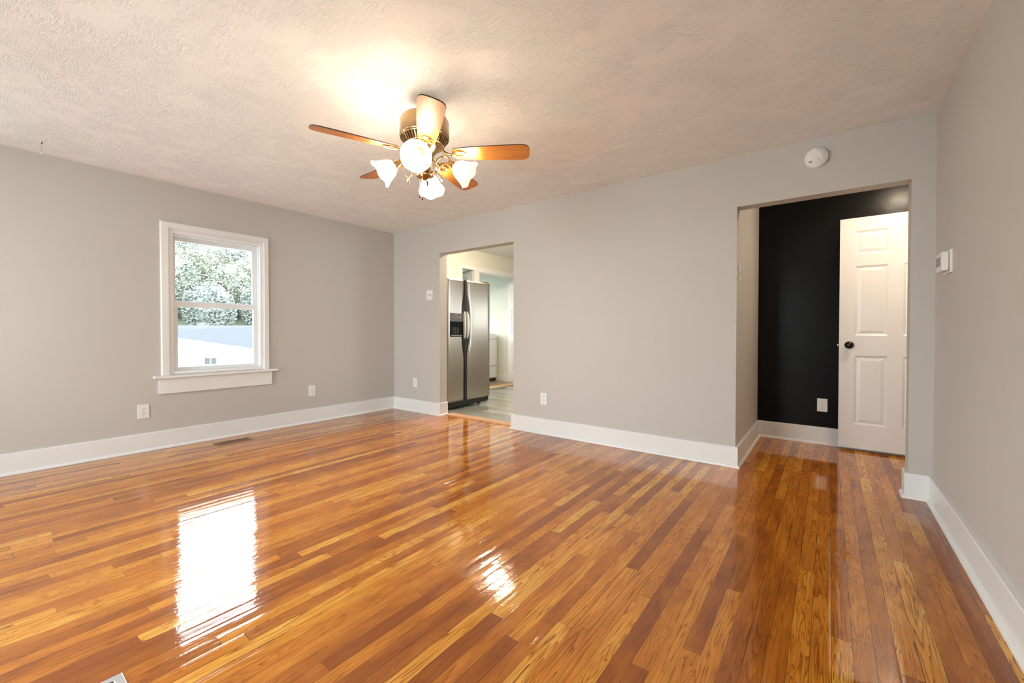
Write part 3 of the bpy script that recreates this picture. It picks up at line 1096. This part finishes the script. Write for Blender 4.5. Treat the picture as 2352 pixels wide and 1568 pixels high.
# ------------------------------------------------------------------ dryer in the laundry
def dryer():
    xf = -0.93
    y1 = 3.44
    y0 = y1 - 0.69
    r = thing('clothes_dryer', 'white enamel laundry machine behind the doorway right of the refrigerator', 'dryer', (xf - 0.35, (y0 + y1) / 2, 0))
    off = (-(xf - 0.35), -(y0 + y1) / 2, 0)

    def add(name, bm, mat):
        bmesh.ops.translate(bm, verts=bm.verts, vec=off)
        return obj(name, bm, mat, r)
    bm = NB()
    bx(bm, xf - 0.68, xf, y0, y1, 0.07, 0.93, bev=0.02)
    add('body', bm, M['enamel'])
    # rounded console on top
    bm = NB()
    prof = [(y0 + 0.005, 0.925)]
    for k in range(9):
        a = PI - PI / 2 * k / 8
        prof.append((y0 + 0.115 + 0.11 * math.cos(a), 0.925 + 0.10 * math.sin(a)))
    for k in range(9):
        a = PI / 2 - PI / 2 * k / 8
        prof.append((y1 - 0.115 + 0.11 * math.cos(a), 0.925 + 0.10 * math.sin(a)))
    prof.append((y1 - 0.005, 0.925))
    A = [bm.verts.new((xf - 0.01, y, z)) for y, z in prof]
    B = [bm.verts.new((xf - 0.64, y, z)) for y, z in prof]
    n = len(prof)
    for k in range(n):
        bm.faces.new((A[k], A[(k + 1) % n], B[(k + 1) % n], B[k]))
    bm.faces.new(A)
    bm.faces.new(B[::-1])
    add('top_console', bm, M['enamel'])
    for zs in (0.905, 0.326):
        bm = NB()
        bx(bm, xf - 0.002, xf + 0.004, y0 + 0.02, y1 - 0.05, zs, zs + 0.008)
        add('panel_seam', bm, M['greyplastic'])
    bm = NB()
    bx(bm, xf - 0.60, xf - 0.03, y0 + 0.03, y1 - 0.03, 0.0, 0.08)
    add('plinth', bm, M['blackplastic'])


dryer()


# ------------------------------------------------------------------ wall plates
def screw(bm, x, z, t, mi):
    lathe(bm, [(0.0005, t + 0.0012), (0.003, t + 0.001), (0.0033, t)], 10, Matrix.Translation((x, 0, z)) @ Matrix.Rotation(PI / 2, 4, 'X') @ Matrix.Translation((0, 0, 0)), mi)


def outlet(label, loc, rotz, group=None, w=0.080, h=0.124):
    """local: plate in the xz plane, facing -y"""
    r = thing('wall_outlet', label, 'outlet', loc, (0, 0, rotz), group)
    bm = NB()
    bx(bm, -w / 2, w / 2, -0.006, 0, -h / 2, h / 2, bev=0.0025)
    obj('cover_plate', bm, M['plastic'], r)
    for s in (1, -1):
        bm = NB()
        z = 0.0205 * s
        mt = Matrix.Translation((0, -0.0055, z)) @ Matrix.Rotation(PI / 2, 4, 'X') @ Matrix.Diagonal((1, 0.84, 1, 1))
        rg = lathe(bm, [(0.0172, 0), (0.0172, 0.002), (0.016, 0.0028)], 28, mt)
        cap(bm, rg[-1])
        for dx, hh in ((-0.0065, 0.008), (0.0065, 0.0065)):
            bx(bm, dx - 0.0012, dx + 0.0012, -0.0088, -0.0082, z + 0.001, z + 0.001 + hh, mi=1)
        rg = lathe(bm, [(0.0026, 0), (0.0026, 0.0006)], 12, Matrix.Translation((0, -0.0082, z - 0.0075)) @ Matrix.Rotation(PI / 2, 4, 'X'), 1)
        cap(bm, rg[-1], 1)
        obj('receptacle', bm, [M['plastic'], M['dark']], r)
    bm = NB()
    rg = lathe(bm, [(0.003, 0), (0.003, 0.0012)], 12, Matrix.Translation((0, -0.006, 0)) @ Matrix.Rotation(PI / 2, 4, 'X'))
    cap(bm, rg[-1])
    obj('screw', bm, M['chrome'], r)
    return r


outlet('white duplex outlet on the left wall, below and left of the window', (0, -2.702, 0.356), PI / 2)
outlet('white duplex outlet on the left wall, right of the window', (0, -1.174, 0.372), PI / 2)
outlet('white duplex outlet left of the kitchen opening, near the room corner', (0.453, 0, 0.390), 0)
outlet('white duplex outlet on the wall between the kitchen opening and the hallway', (2.4955, 0, 0.368), 0)
outlet('white duplex outlet on the black hallway wall', (4.822, YB, 0.371), 0)


def switch(label, loc, rotz, gang, w, h=0.124):
    r = thing('light_switch', label, 'light switch', loc, (0, 0, rotz))
    bm = NB()
    bx(bm, -w / 2, w / 2, -0.006, 0, -h / 2, h / 2, bev=0.0025)
    obj('cover_plate', bm, M['plastic'], r)
    xs_ = [0] if gang == 1 else [-0.023, 0.023]
    for k, x in enumerate(xs_):
        bm = NB()
        bx(bm, x - 0.006, x + 0.006, -0.0065, -0.0055, -0.0125, 0.0125, mi=1)
        s = 1 if k else -1
        bx(bm, x - 0.0045, x + 0.0045, -0.017, -0.006, (-0.009 if s < 0 else 0.001), (-0.001 if s < 0 else 0.009), bev=0.001)
        obj('toggle', bm, [M['plastic'], M['greyplastic']], r)
    return r


switch('white double light switch left of the kitchen opening', (0.741, 0, 1.542), 0, 2, 0.118)
switch('white single light switch just inside the hallway on its left wall', (XH0, 0.105, 1.535), PI / 2, 1, 0.078)


# smoke alarm
def smoke():
    r = thing('smoke_alarm', 'round white smoke alarm above the hallway opening', 'smoke alarm', (4.787, 0, 2.298), (0, math.radians(14), 0))
    bm = NB()
    rg = lathe(bm, [(0.070, 0), (0.070, 0.012), (0.067, 0.014), (0.0005, 0.014)], 56, Matrix.Rotation(PI / 2, 4, 'X'))
    obj('base', bm, M['plastic'], r)
    bm = NB()
    lathe(bm, [(0.067, 0.014), (0.0685, 0.018), (0.0685, 0.027), (0.064, 0.033), (0.052, 0.036), (0.051, 0.0375), (0.0005, 0.038)], 56, Matrix.Rotation(PI / 2, 4, 'X'))
    # raised central pad
    rg = lathe(bm, [(0.036, 0.036), (0.035, 0.0385), (0.033, 0.0395)], 40, Matrix.Rotation(PI / 2, 4, 'X'))
    cap(bm, rg[-1])
    g_ = bmesh.ops.create_cube(bm, size=1, matrix=Matrix.Rotation(0.75, 4, 'Y') @ Matrix.Translation((-0.030, -0.0345, 0)) @ Matrix.Diagonal((0.054, 0.009, 0.050, 1)))
    obj('cover', bm, M['plastic'], r)
    bm = NB()
    rg = lathe(bm, [(0.012, 0.038), (0.012, 0.0415), (0.010, 0.0425)], 24, Matrix.Translation((-0.002, 0, 0.002)) @ Matrix.Rotation(PI / 2, 4, 'X') @ Matrix.Diagonal((1.25, 0.9, 1, 1)))
    cap(bm, rg[-1])
    obj('test_button', bm, M['plastic'], r)
    bm = NB()
    bx(bm, 0.012, 0.020, -0.0403, -0.0385, -0.016, -0.0125)
    obj('indicator_window', bm, M['dark'], r)
    for k in range(2):
        bm = NB()
        bx(bm, -0.036, -0.018, -0.0403, -0.0365, -0.034 - 0.006 * k, -0.031 - 0.006 * k)
        obj('sounder_slot', bm, M['dark'], r)
    bm = NB()
    for k in range(3):
        bx(bm, 0.020 + 0.004 * k, 0.042 + 0.002 * k, -0.0372, -0.035, 0.040 - 0.008 * k, 0.0415 - 0.008 * k)
    obj('vent_slots', bm, M['brassdark'], r)


smoke()


# thermostat on the right wall
def thermostat():
    r = thing('thermostat', 'white wall thermostat with small grey screen on the right wall', 'thermostat', (WX, -0.37, 1.455))
    bm = NB()
    bx(bm, -0.010, 0, -0.095, 0.075, -0.065, 0.060, bev=0.004)
    obj('back_plate', bm, M['plastic'], r)
    bm = NB()
    bx(bm, -0.014, -0.010, -0.072, 0.078, -0.050, 0.048)
    obj('shadow_gap', bm, M['brassdark'], r)
    bm = NB()
    bx(bm, -0.040, -0.013, -0.074, 0.080, -0.052, 0.050, bev=0.005)
    obj('body', bm, M['plastic'], r)
    bm = NB()
    bx(bm, -0.0415, -0.039, -0.040, 0.066, -0.022, 0.028)
    obj('screen', bm, M['screen'], r)


thermostat()


# floor registers
def register(name, label, x0, x1, y0, y1, mat, nslot):
    r = thing(name, label, 'floor vent', ((x0 + x1) / 2, (y0 + y1) / 2, 0))
    w, d = (x1 - x0) / 2, (y1 - y0) / 2
    bm = NB()
    f = 0.022
    t = 0.004
    bx(bm, -w, -w + f, -d, d, 0, t, bev=0.0012)
    bx(bm, w - f, w, -d, d, 0, t, bev=0.0012)
    bx(bm, -w + f - 0.001, w - f + 0.001, -d, -d + f, 0, t, bev=0.0012)
    bx(bm, -w + f - 0.001, w - f + 0.001, d - f, d, 0, t, bev=0.0012)
    obj('frame', bm, mat, r)
    bm = NB()
    bx(bm, -w + f * 0.8, w - f * 0.8, -d + f * 0.8, d - f * 0.8, 0.0003, 0.001)
    obj('duct_opening', bm, M['dark'], r)
    bm = NB()
    L0 = 2 * d - 2 * f
    for k in range(nslot + 1):
        y = -d + f + L0 * k / nslot
        bx(bm, -w + f, w - f, y - 0.0022, y + 0.0022, 0.001, 0.0035)
    bx(bm, -0.003, 0.003, -d + f, d - f, 0.001, 0.0037)
    obj('louvres', bm, mat, r)


register('floor_register', 'brown metal floor vent beside the baseboard under the window', 0.185, 0.32, -2.235, -1.935, M['brownmetal'], 22)
register('floor_register', 'silver floor vent cut off by the lower left edge of the photo', 3.115, 3.26, -3.72, -3.392, M['steelvent'], 10)
register('floor_register', 'grey floor vent in the kitchen floor before the laundry threshold', -0.13, 0.0, 2.25, 2.60, plain('grey_register_metal', (0.3, 0.31, 0.32), 0.4, metal=0.4), 14)

# hook in the ceiling by the left wall
t = thing('ceiling_hook', 'small white hook with a dangling tag in the ceiling near the left wall', 'hook', (0.306, -3.31, H))
bm = NB()
tube(bm, smooth_path([(0.012, 0.004, -0.0015), (0.004, 0, -0.004), (-0.008, 0, -0.004), (-0.016, 0.0, -0.009)]), 0.0022, 6)
obj('hook_bend', bm, M['dark'], t)
bm = NB()
tube(bm, smooth_path([(-0.016, 0, -0.009), (-0.020, 0, -0.016), (-0.021, 0, -0.05), (-0.019, 0, -0.066)]), 0.0013, 6)
obj('wire', bm, M['hook'], t)
bm = NB()
bx(bm, -0.025, -0.013, -0.006, 0.006, -0.086, -0.064, bev=0.002)
obj('tag', bm, M['hook'], t)


# ------------------------------------------------------------------ ceiling fan
FX, FY = 2.952, -2.015


def fan():
    r = thing('ceiling_fan', 'five-blade oak and antique brass ceiling fan with four lit tulip glass shades', 'ceiling fan', (FX, FY, H))
    Z = lambda z: z - H
    bm = NB()
    lathe(bm, [(0.0005, Z(H)), (0.043, Z(H)), (0.044, Z(2.432)), (0.042, Z(2.41)), (0.034, Z(2.385)), (0.022, Z(2.370)), (0.0005, Z(2.370))], 40)
    obj('canopy', bm, M['brass'], r)
    bm = NB()
    lathe(bm, [(0.016, Z(2.372)), (0.016, Z(2.335))], 20)
    lathe(bm, [(0.0005, Z(2.352)), (0.034, Z(2.352)), (0.038, Z(2.345)), (0.034, Z(2.335)), (0.0005, Z(2.333))], 30)
    obj('downrod', bm, M['brassdark'], r)
    bm = NB()
    lathe(bm, [(0.0005, Z(2.340)), (0.06, Z(2.338)), (0.105, Z(2.330)), (0.134, Z(2.318)), (0.1435, Z(2.300)), (0.1445, Z(2.215)), (0.1435, Z(2.208)), (0.137, Z(2.205)), (0.0005, Z(2.204))], 64)
    obj('motor_housing', bm, M['brass'], r)
    bm = NB()
    lathe(bm, [(0.112, Z(2.206)), (0.105, Z(2.165)), (0.0005, Z(2.165))], 48, mi=1)
    for k in range(44):
        a = 2 * PI * k / 44
        m_ = Matrix.Rotation(a, 4, 'Z')
        g = bmesh.ops.create_cube(bm, size=1, matrix=m_ @ Matrix.Translation((0.125, 0, Z(2.188))) @ Matrix.Rotation(0.55, 4, 'Y') @ Matrix.Diagonal((0.008, 0.0085, 0.045, 1)))
    lathe(bm, [(0.139, Z(2.207)), (0.142, Z(2.203)), (0.139, Z(2.199))], 48)
    lathe(bm, [(0.110, Z(2.170)), (0.114, Z(2.166)), (0.110, Z(2.160)), (0.0005, Z(2.160))], 48)
    obj('vent_ring', bm, [M['brass'], M['dark']], r)
    bm = NB()
    lathe(bm, [(0.085, Z(2.162)), (0.085, Z(2.150)), (0.078, Z(2.146)), (0.078, Z(2.138)), (0.068, Z(2.134)), (0.068, Z(2.126)), (0.056, Z(2.121)), (0.050, Z(2.10)), (0.052, Z(2.085)), (0.045, Z(2.07)), (0.0005, Z(2.07))], 48)
    obj('switch_housing', bm, M['brassdark'], r)
    bm = NB()
    lathe(bm, [(0.030, Z(2.072)), (0.030, Z(2.04)), (0.040, Z(2.030)), (0.042, Z(1.995)), (0.050, Z(1.990)), (0.050, Z(1.984)), (0.040, Z(1.976)), (0.018, Z(1.970)), (0.008, Z(1.962)), (0.0005, Z(1.960))], 40)
    obj('light_fitter', bm, M['brass'], r)

    # blades
    R0, R1 = 0.165, 0.619
    out = []
    up_, lo_ = [], []
    prof = [(R0, 0.020), (R0 + 0.006, 0.034), (R0 + 0.02, 0.046), (R0 + 0.06, 0.052), (0.30, 0.058), (0.42, 0.064), (0.54, 0.068), (R1 - 0.045, 0.068), (R1 - 0.02, 0.062), (R1 - 0.006, 0.050), (R1, 0.030), (R1 + 0.002, 0.0)]
    outline = [(x, y) for x, y in prof] + [(x, -y) for x, y in prof[-2::-1]]

    def blade_mesh():
        bm = NB()
        zc = -0.0
        top = [bm.verts.new((x, y, 0.003)) for x, y in outline]
        bot = [bm.verts.new((x, y, -0.003)) for x, y in outline]
        bm.faces.new(top)
        bm.faces.new(bot[::-1])
        n = len(outline)
        for k in range(n):
            f = bm.faces.new((top[k], bot[k], bot[(k + 1) % n], top[(k + 1) % n]))
            f.material_index = 1
        return bm

    def iron_mesh():
        bm = NB()
        # oval ring with ribs under the root of the blade
        n = 40
        for (ax, ay, rr) in ((0.040, 0.030, 0.0035), (0.033, 0.023, 0.0030), (0.026, 0.017, 0.0028)):
            pts = [(0.205 + ax * math.cos(2 * PI * k / n), ay * math.sin(2 * PI * k / n), -0.008) for k in range(n)]
            ring = []
            for k, p in enumerate(pts):
                c = Vector((0.205, 0, -0.008))
                o_ = (Vector(p) - c).normalized()
                ring.append([bm.verts.new(Vector(p) + o_ * rr * math.cos(q * PI / 3) + Vector((0, 0, rr * math.sin(q * PI / 3)))) for q in range(6)])
            for k in range(n):
                a, b = ring[k], ring[(k + 1) % n]
                for q in range(6):
                    bm.faces.new((a[q], a[(q + 1) % 6], b[(q + 1) % 6], b[q])).smooth = True
        for k in range(16):
            a = 2 * PI * k / 16
            tube(bm, [(0.205 + 0.026 * math.cos(a), 0.017 * math.sin(a), -0.009), (0.205 + 0.040 * math.cos(a), 0.030 * math.sin(a), -0.009)], 0.0016, 5)
        # arm back to the motor
        tube(bm, smooth_path([(0.168, 0, -0.008), (0.15, 0, -0.006), (0.125, 0, 0.004), (0.095, 0, 0.030)]), [0.007] * 3 + [0.0085] * 16, 10)
        return bm
    b0 = obj('blade', blade_mesh(), [M['blade'], M['bladeedge']], r)
    i0 = obj('blade_iron', iron_mesh(), M['brass'], b0)
    ph = 0.593664
    blades = [(b0, i0)]
    for k in range(1, 5):
        b = b0.copy()
        COL.objects.link(b)
        b.parent = r
        i = i0.copy()
        COL.objects.link(i)
        i.parent = b
        blades.append((b, i))
    for k, (b, i) in enumerate(blades):
        a = ph - k * 2 * PI / 5
        # pitch about the blade's own axis: clockwise edge higher
        b.matrix_local = Matrix.Translation((0, 0, Z(2.1156))) @ Matrix.Rotation(a, 4, 'Z') @ Matrix.Rotation(-math.radians(13), 4, 'X')

    # lamp arms with shades
    def arm_mesh():
        bm = NB()
        tube(bm, smooth_path([(0.034, 0, Z(2.045)), (0.060, 0, Z(2.062)), (0.085, 0, Z(2.092)), (0.115, 0, Z(2.105)), (0.140, 0, Z(2.092)), (0.155, 0, Z(2.066))]), 0.0055, 10)
        # lower scroll
        tube(bm, [(0.038, 0, Z(2.012)), (0.076, 0, Z(2.012))], 0.005, 8)
        lathe(bm, [(0.005, 0.05), (0.008, 0.053), (0.005, 0.056)], 12, Matrix.Translation((0, 0, Z(2.012))) @ Matrix.Rotation(PI / 2, 4, 'Y'))
        sc = [(0.098, 0, Z(2.038)), (0.092, 0, Z(2.045)), (0.084, 0, Z(2.042)), (0.080, 0, Z(2.030)), (0.074, 0, Z(2.014)), (0.078, 0, Z(1.995)), (0.090, 0, Z(1.978)), (0.100, 0, Z(1.962)), (0.098, 0, Z(1.952)), (0.090, 0, Z(1.950))]
        tube(bm, smooth_path(sc), 0.0052, 8)
        tube(bm, smooth_path([(0.092, 0, Z(1.975)), (0.104, 0, Z(1.985)), (0.108, 0, Z(1.995))]), [0.004] * 12 + [0.001], 8)
        tube(bm, smooth_path([(0.080, 0, Z(2.03)), (0.07, 0, Z(2.046)), (0.064, 0, Z(2.058))]), 0.004, 8)
        return bm
    TH = math.radians(32)
    sm = Matrix.Translation((0.150, 0, Z(2.066))) @ Matrix.Rotation(PI / 2 + TH, 4, 'Y')   # local z runs out and down

    def socket_mesh():
        bm = NB()
        lathe(bm, [(0.0005, -0.012), (0.010, -0.012), (0.013, -0.004), (0.017, 0.0), (0.017, 0.012), (0.021, 0.014), (0.021, 0.020), (0.027, 0.024), (0.029, 0.040), (0.026, 0.042)], 32, sm)
        return bm

    def shade_mesh():
        bm = NB()
        pr = [(0.026, 0.030), (0.030, 0.034), (0.041, 0.046), (0.051, 0.062), (0.057, 0.080), (0.063, 0.098), (0.070, 0.114), (0.079, 0.129), (0.083, 0.136)]

        def rim(k, r_, z, a):
            f = max(0, (z - 0.09) / 0.044)
            s = math.cos(6 * a)
            return r_ + 0.0006 * s * f, z + 0.0045 * f * s
        lathe(bm, pr, 72, sm, rimf=rim)
        pr2 = [(a - 0.0025, b) for a, b in pr]
        lathe(bm, pr2, 72, sm, mi=1, rimf=rim)
        return bm

    def bulb_mesh():
        bm = NB()
        lathe(bm, [(0.012, 0.030), (0.013, 0.050), (0.019, 0.064), (0.0235, 0.078), (0.0225, 0.092), (0.015, 0.102), (0.0005, 0.106)], 24, sm)
        return bm
    a0 = obj('lamp_arm', arm_mesh(), M['brass'], r)
    kids = [obj('lamp_socket', socket_mesh(), M['brass'], a0), obj('glass_shade', shade_mesh(), [M['shade'], M['shadein']], a0), obj('light_bulb', bulb_mesh(), M['bulb'], a0)]
    arms = [a0]
    for k in range(3):
        a = a0.copy()
        COL.objects.link(a)
        a.parent = r
        for c in kids:
            d = c.copy()
            COL.objects.link(d)
            d.parent = a
        arms.append(a)
    for k, a in enumerate(arms):
        a.rotation_euler = (0, 0, math.radians(-51 + 90 * k))
    # pull chains
    for (x, y, z1_) in ((-0.030, -0.012, 1.885), (0.018, -0.034, 1.86)):
        bm = NB()
        zz = 1.978
        n = int((zz - z1_) / 0.004)
        for k in range(n):
            z = zz - 0.004 * k
            bmesh.ops.create_icosphere(bm, subdivisions=1, radius=0.0024, matrix=Matrix.Translation((x, y, Z(z))))
        ch = obj('pull_chain', bm, M['brass'], r)
        bm = NB()
        lathe(bm, [(0.0005, 0), (0.002, -0.001), (0.0032, -0.010), (0.0042, -0.018), (0.003, -0.024), (0.0005, -0.025)], 14, Matrix.Translation((x, y, Z(z1_))))
        obj('fob', bm, M['bronze'], ch)


fan()


# ------------------------------------------------------------------ lamps out of view: kitchen and hall ceiling lights
def ceiling_lamp(label, loc, zc, mat, r0, drop=0.0001):
    r = thing('ceiling_lamp', label, 'ceiling lamp', (loc[0], loc[1], zc))
    bm = NB()
    lathe(bm, [(0.0005, 0), (r0, 0), (r0, -0.02), (r0 * 0.9, -0.03), (0.0005, -0.03)], 36)
    tube(bm, [(0, 0, 0.0), (0, 0, drop)], 0.012, 12)
    lathe(bm, [(0.0005, drop), (0.05, drop), (0.05, drop - 0.012), (0.0005, drop - 0.015)], 24)
    obj('lamp_base', bm, M['brass'], r)
    bm = NB()
    lathe(bm, [(r0 * 0.88, -0.03)] + [(r0 * 0.95 * math.cos(a), -0.03 - r0 * 0.62 * math.sin(a)) for a in [PI / 2 * k / 8 for k in range(8)]] + [(0.0005, -0.03 - r0 * 0.62)], 36)
    obj('glass_globe', bm, mat, r)


ceiling_lamp('lit glass ceiling lamp in the kitchen', (1.10, 0.95), KH, M['kglobe'], 0.14)
ceiling_lamp('lit glass ceiling lamp in the hallway', (5.43, 0.50), H, M['hglobe'], 0.085)


# ------------------------------------------------------------------ outdoors
def ray(u, v):
    return fw + r2 * ((u - 1176) / FPX) + u2 * ((784 - SY - v) / FPX)


# neighbouring house: white end wall with a sloping fascia, shingled roof rising behind it
def neighbour():
    D1, D2 = 17.0, 25.0
    g = CAM + ray(490, 762) * D1
    yaw_ = math.atan2(rt.y, rt.x)
    G0 = -2.25
    r = thing('neighbour_house', 'white neighbouring house with a blue grey shingle roof, seen through the window', 'house', (g.x, g.y, G0), (0, 0, yaw_))
    Mi = (Matrix.Translation((g.x, g.y, G0)) @ Matrix.Rotation(yaw_, 4, 'Z')).inverted()
    P = lambda u, v, d: Mi @ (CAM + ray(u, v) * d)
    tl, tr = P(300, 760, D1), P(660, 810.5, D1)
    rl, rr = P(210, 747, D2), P(700, 747, D2)
    tl.y = tr.y = 0
    D = 15.0
    bl, br = Vector((rl.x, D, tl.z)), Vector((rr.x, D, tr.z))
    bm = NB()
    v = [bm.verts.new(q) for q in (Vector((tl.x, 0, 0)), Vector((tr.x, 0, 0)), tr - Vector((0, 0, 0.05)), tl - Vector((0, 0, 0.05)))]
    q_ = [bm.verts.new(q) for q in (Vector((rl.x, D, 0)), Vector((rr.x, D, 0)), br - Vector((0, 0, 0.1)), bl - Vector((0, 0, 0.1)))]
    ra, rb_ = bm.verts.new(rl - Vector((0, 0, 0.12))), bm.verts.new(rr - Vector((0, 0, 0.12)))
    bm.faces.new(v)
    bm.faces.new(q_[::-1])
    bm.faces.new((v[0], q_[0], q_[3], ra, v[3]))
    bm.faces.new((v[1], v[2], rb_, q_[2], q_[1]))
    obj('wall', bm, M['siding'], r)
    bm = NB()
    t_ = Vector((0, 0, 0.09))
    o_ = Vector((0, -0.35, 0))
    for q in ([tl + o_, tr + o_, rr, rl], [rl, rr, br, bl]):
        T = [bm.verts.new(x) for x in q]
        B_ = [bm.verts.new(x - t_) for x in q]
        bm.faces.new(T)
        bm.faces.new(B_[::-1])
        for k in range(4):
            bm.faces.new((T[k], B_[k], B_[(k + 1) % 4], T[(k + 1) % 4]))
    obj('roof', bm, M['shingle'], r)
    # white fascia board
    bm = NB()
    A = [tl + o_ + Vector((0, -0.03, 0.03)), tr + o_ + Vector((0, -0.03, 0.03))]
    vs = []
    for q in A:
        vs.append([bm.verts.new(q + Vector(e)) for e in ((0, 0, 0), (0, 0.03, 0), (0, 0.03, -0.13), (0, 0, -0.13))])
    for k in range(4):
        bm.faces.new((vs[0][k], vs[0][(k + 1) % 4], vs[1][(k + 1) % 4], vs[1][k]))
    bm.faces.new(vs[0])
    bm.faces.new(vs[1][::-1])
    obj('fascia', bm, M['siding'], r)
    lc = P(485, 829, D1)
    bm = NB()
    bx(bm, lc.x - 0.24, lc.x + 0.24, -0.03, -0.01, lc.z - 0.13, lc.z + 0.13)
    wv_ = obj('window', bm, M['ventglass'], r)
    bm = NB()
    for q in ((lc.x - 0.28, lc.x - 0.24, lc.z - 0.17, lc.z + 0.17), (lc.x + 0.24, lc.x + 0.28, lc.z - 0.17, lc.z + 0.17), (lc.x - 0.28, lc.x + 0.28, lc.z - 0.19, lc.z - 0.13), (lc.x - 0.28, lc.x + 0.28, lc.z + 0.13, lc.z + 0.17), (lc.x - 0.015, lc.x + 0.015, lc.z - 0.13, lc.z + 0.13)):
        bx(bm, q[0], q[1], -0.05, -0.005, q[2], q[3])
    obj('window_frame', bm, M['siding'], wv_)


neighbour()

# overhead cables
for lab, (ua, va, ub, vb) in (('upper black overhead cable seen through the window', (400, 558, 575, 600)),
                              ('lower black overhead cable seen through the window', (407, 618, 572, 656))):
    pa = CAM + ray(ua, va) * ((-10 - CAM.x) / ray(ua, va).x)
    pb = CAM + ray(ub, vb) * ((-8 - CAM.x) / ray(ub, vb).x)
    d = pb - pa
    bm = NB()
    tube(bm, [pa - d * 2.0 + Vector((0, 0, 0.25)), pa - d * 0.8 + Vector((0, 0, 0.03)), pa, pb, pb + d * 0.8 + Vector((0, 0, 0.03)), pb + d * 2.0 + Vector((0, 0, 0.25))], 0.013, 6)
    tag(obj('overhead_cable', bm, M['wire']), lab, 'cable')

# unseen pale slab added to bounce daylight up through the windows
bm = NB()
bx(bm, -3.0, 14, -22, YF - 0.16, -0.35, -0.2)
bx(bm, 5.6, 14, YF - 0.16, 2.5, -0.35, -0.2)
obj('bounce_slab', bm, plain('pale_bounce_surface', (0.72, 0.71, 0.68), 0.8, bscale=6, var=0.1), kind='structure')
# ground and hillside
bm = NB()
bx(bm, -50, 16, -35, 55, -2.6, -2.2)
tag(obj('lawn', bm, M['grass'], kind='structure'), 'lawn outside the house', 'lawn')
bm = NB()
nx, ny = 16, 30
gr = []
for i in range(nx + 1):
    row = []
    for j in range(ny + 1):
        x = -49 - 40 * i / nx
        y = -35 + 90 * j / ny
        z = -2.3 + 15.0 * (i / nx) ** 0.8 + random.uniform(-0.3, 0.3) * (i > 0)
        row.append(bm.verts.new((x, y, z)))
    gr.append(row)
for i in range(nx):
    for j in range(ny):
        bm.faces.new((gr[i][j], gr[i + 1][j], gr[i + 1][j + 1], gr[i][j + 1])).smooth = True
obj('hillside', bm, M['grass'], kind='structure')


def crown_mesh(seed, mat):
    rnd = random.Random(seed)
    bm = NB()
    for k in range(80):
        a = rnd.uniform(0, 2 * PI)
        z = rnd.uniform(1.6, 6.3)
        rm = 1.8 * math.sqrt(max(0.02, 1 - ((z - 3.8) / 2.9) ** 2))
        rr = rm * math.sqrt(rnd.random())
        s = rnd.uniform(0.35, 0.75)
        g = bmesh.ops.create_icosphere(bm, subdivisions=2, radius=s, matrix=Matrix.Translation((rr * math.cos(a), rr * math.sin(a), z)))
        for v in g['verts']:
            v.co += Vector((rnd.uniform(-1, 1), rnd.uniform(-1, 1), rnd.uniform(-1, 1))) * 0.11
    for k in range(9000):
        a = rnd.uniform(0, 2 * PI)
        z = rnd.uniform(1.2, 6.9)
        rm = 2.75 * math.sqrt(max(0.02, 1 - ((z - 3.9) / 3.1) ** 2))
        rr = rm * rnd.random() ** 0.3
        c = Vector((rr * math.cos(a), rr * math.sin(a), z + 0.25 * math.sin(5 * a) + 0.2 * math.sin(3 * rr + z)))
        d1 = Vector((rnd.gauss(0, 1), rnd.gauss(0, 1), rnd.gauss(0, 0.6))).normalized() * rnd.uniform(0.09, 0.2)
        d2 = d1.cross(Vector((rnd.gauss(0, 1), rnd.gauss(0, 1), rnd.gauss(0, 1)))).normalized() * rnd.uniform(0.06, 0.13)
        bm.faces.new([bm.verts.new(c - d1), bm.verts.new(c + d2), bm.verts.new(c + d1), bm.verts.new(c - d2)])
    o = obj('crown', bm, mat)
    return o


def trunk_mesh(seed):
    rnd = random.Random(seed)
    bm = NB()
    tube(bm, [(0, 0, -0.5), (0.05, 0, 1.5), (0.1, 0.1, 3.6)], [0.22, 0.17, 0.08], 8)
    for k in range(4):
        a = rnd.uniform(0, 6.28)
        tube(bm, [(0.05, 0, 1.6 + 0.3 * k), (0.8 * math.cos(a), 0.8 * math.sin(a), 3.0 + 0.3 * k)], [0.08, 0.03], 6)
    return obj('trunk', bm, M['bark'])


protos = []
for k in range(3):
    e = thing('hillside_tree', '', 'tree')
    c = crown_mesh(20 + k, M['leaf'][k])
    c.parent = e
    t_ = trunk_mesh(40 + k)
    t_.parent = e
    protos.append((e, c, t_))
LBL = ['green broad-crowned tree on the hillside seen through the window',
       'yellow green broad-crowned tree on the hillside seen through the window',
       'blue green broad-crowned tree on the hillside seen through the window']
GRP = ['green hillside trees', 'yellow green hillside trees', 'blue green hillside trees']
rnd = random.Random(3)
for i in range(5):
    x = -53 - 6.0 * i
    t_ = (CAM.x - x)
    ya, yb_ = CAM.y + t_ * 0.20, CAM.y + t_ * 0.50
    n = int((yb_ - ya) / 6.2) + 2
    for j in range(n):
        y = ya + (j + 0.5 * (i % 2)) * 6.2 + rnd.uniform(-0.2, 0.2)
        zt = -2.3 + 15.0 * max(0, (-49 - x) / 40) ** 0.8
        kk = rnd.randrange(3)
        pe, pc, pt = protos[kk]
        if pe['label'] == '':
            e = pe
        else:
            e = pe.copy()
            COL.objects.link(e)
            for q in (pc, pt):
                cc = q.copy()
                COL.objects.link(cc)
                cc.parent = e
        tag(e, LBL[kk], 'tree', GRP[kk])
        sc = rnd.uniform(0.98, 1.08)
        e.location = (x, y, zt - 0.1)
        e.rotation_euler = (0, 0, rnd.uniform(0, 6.28))
        e.scale = (sc, sc, sc * rnd.uniform(0.9, 1.15))
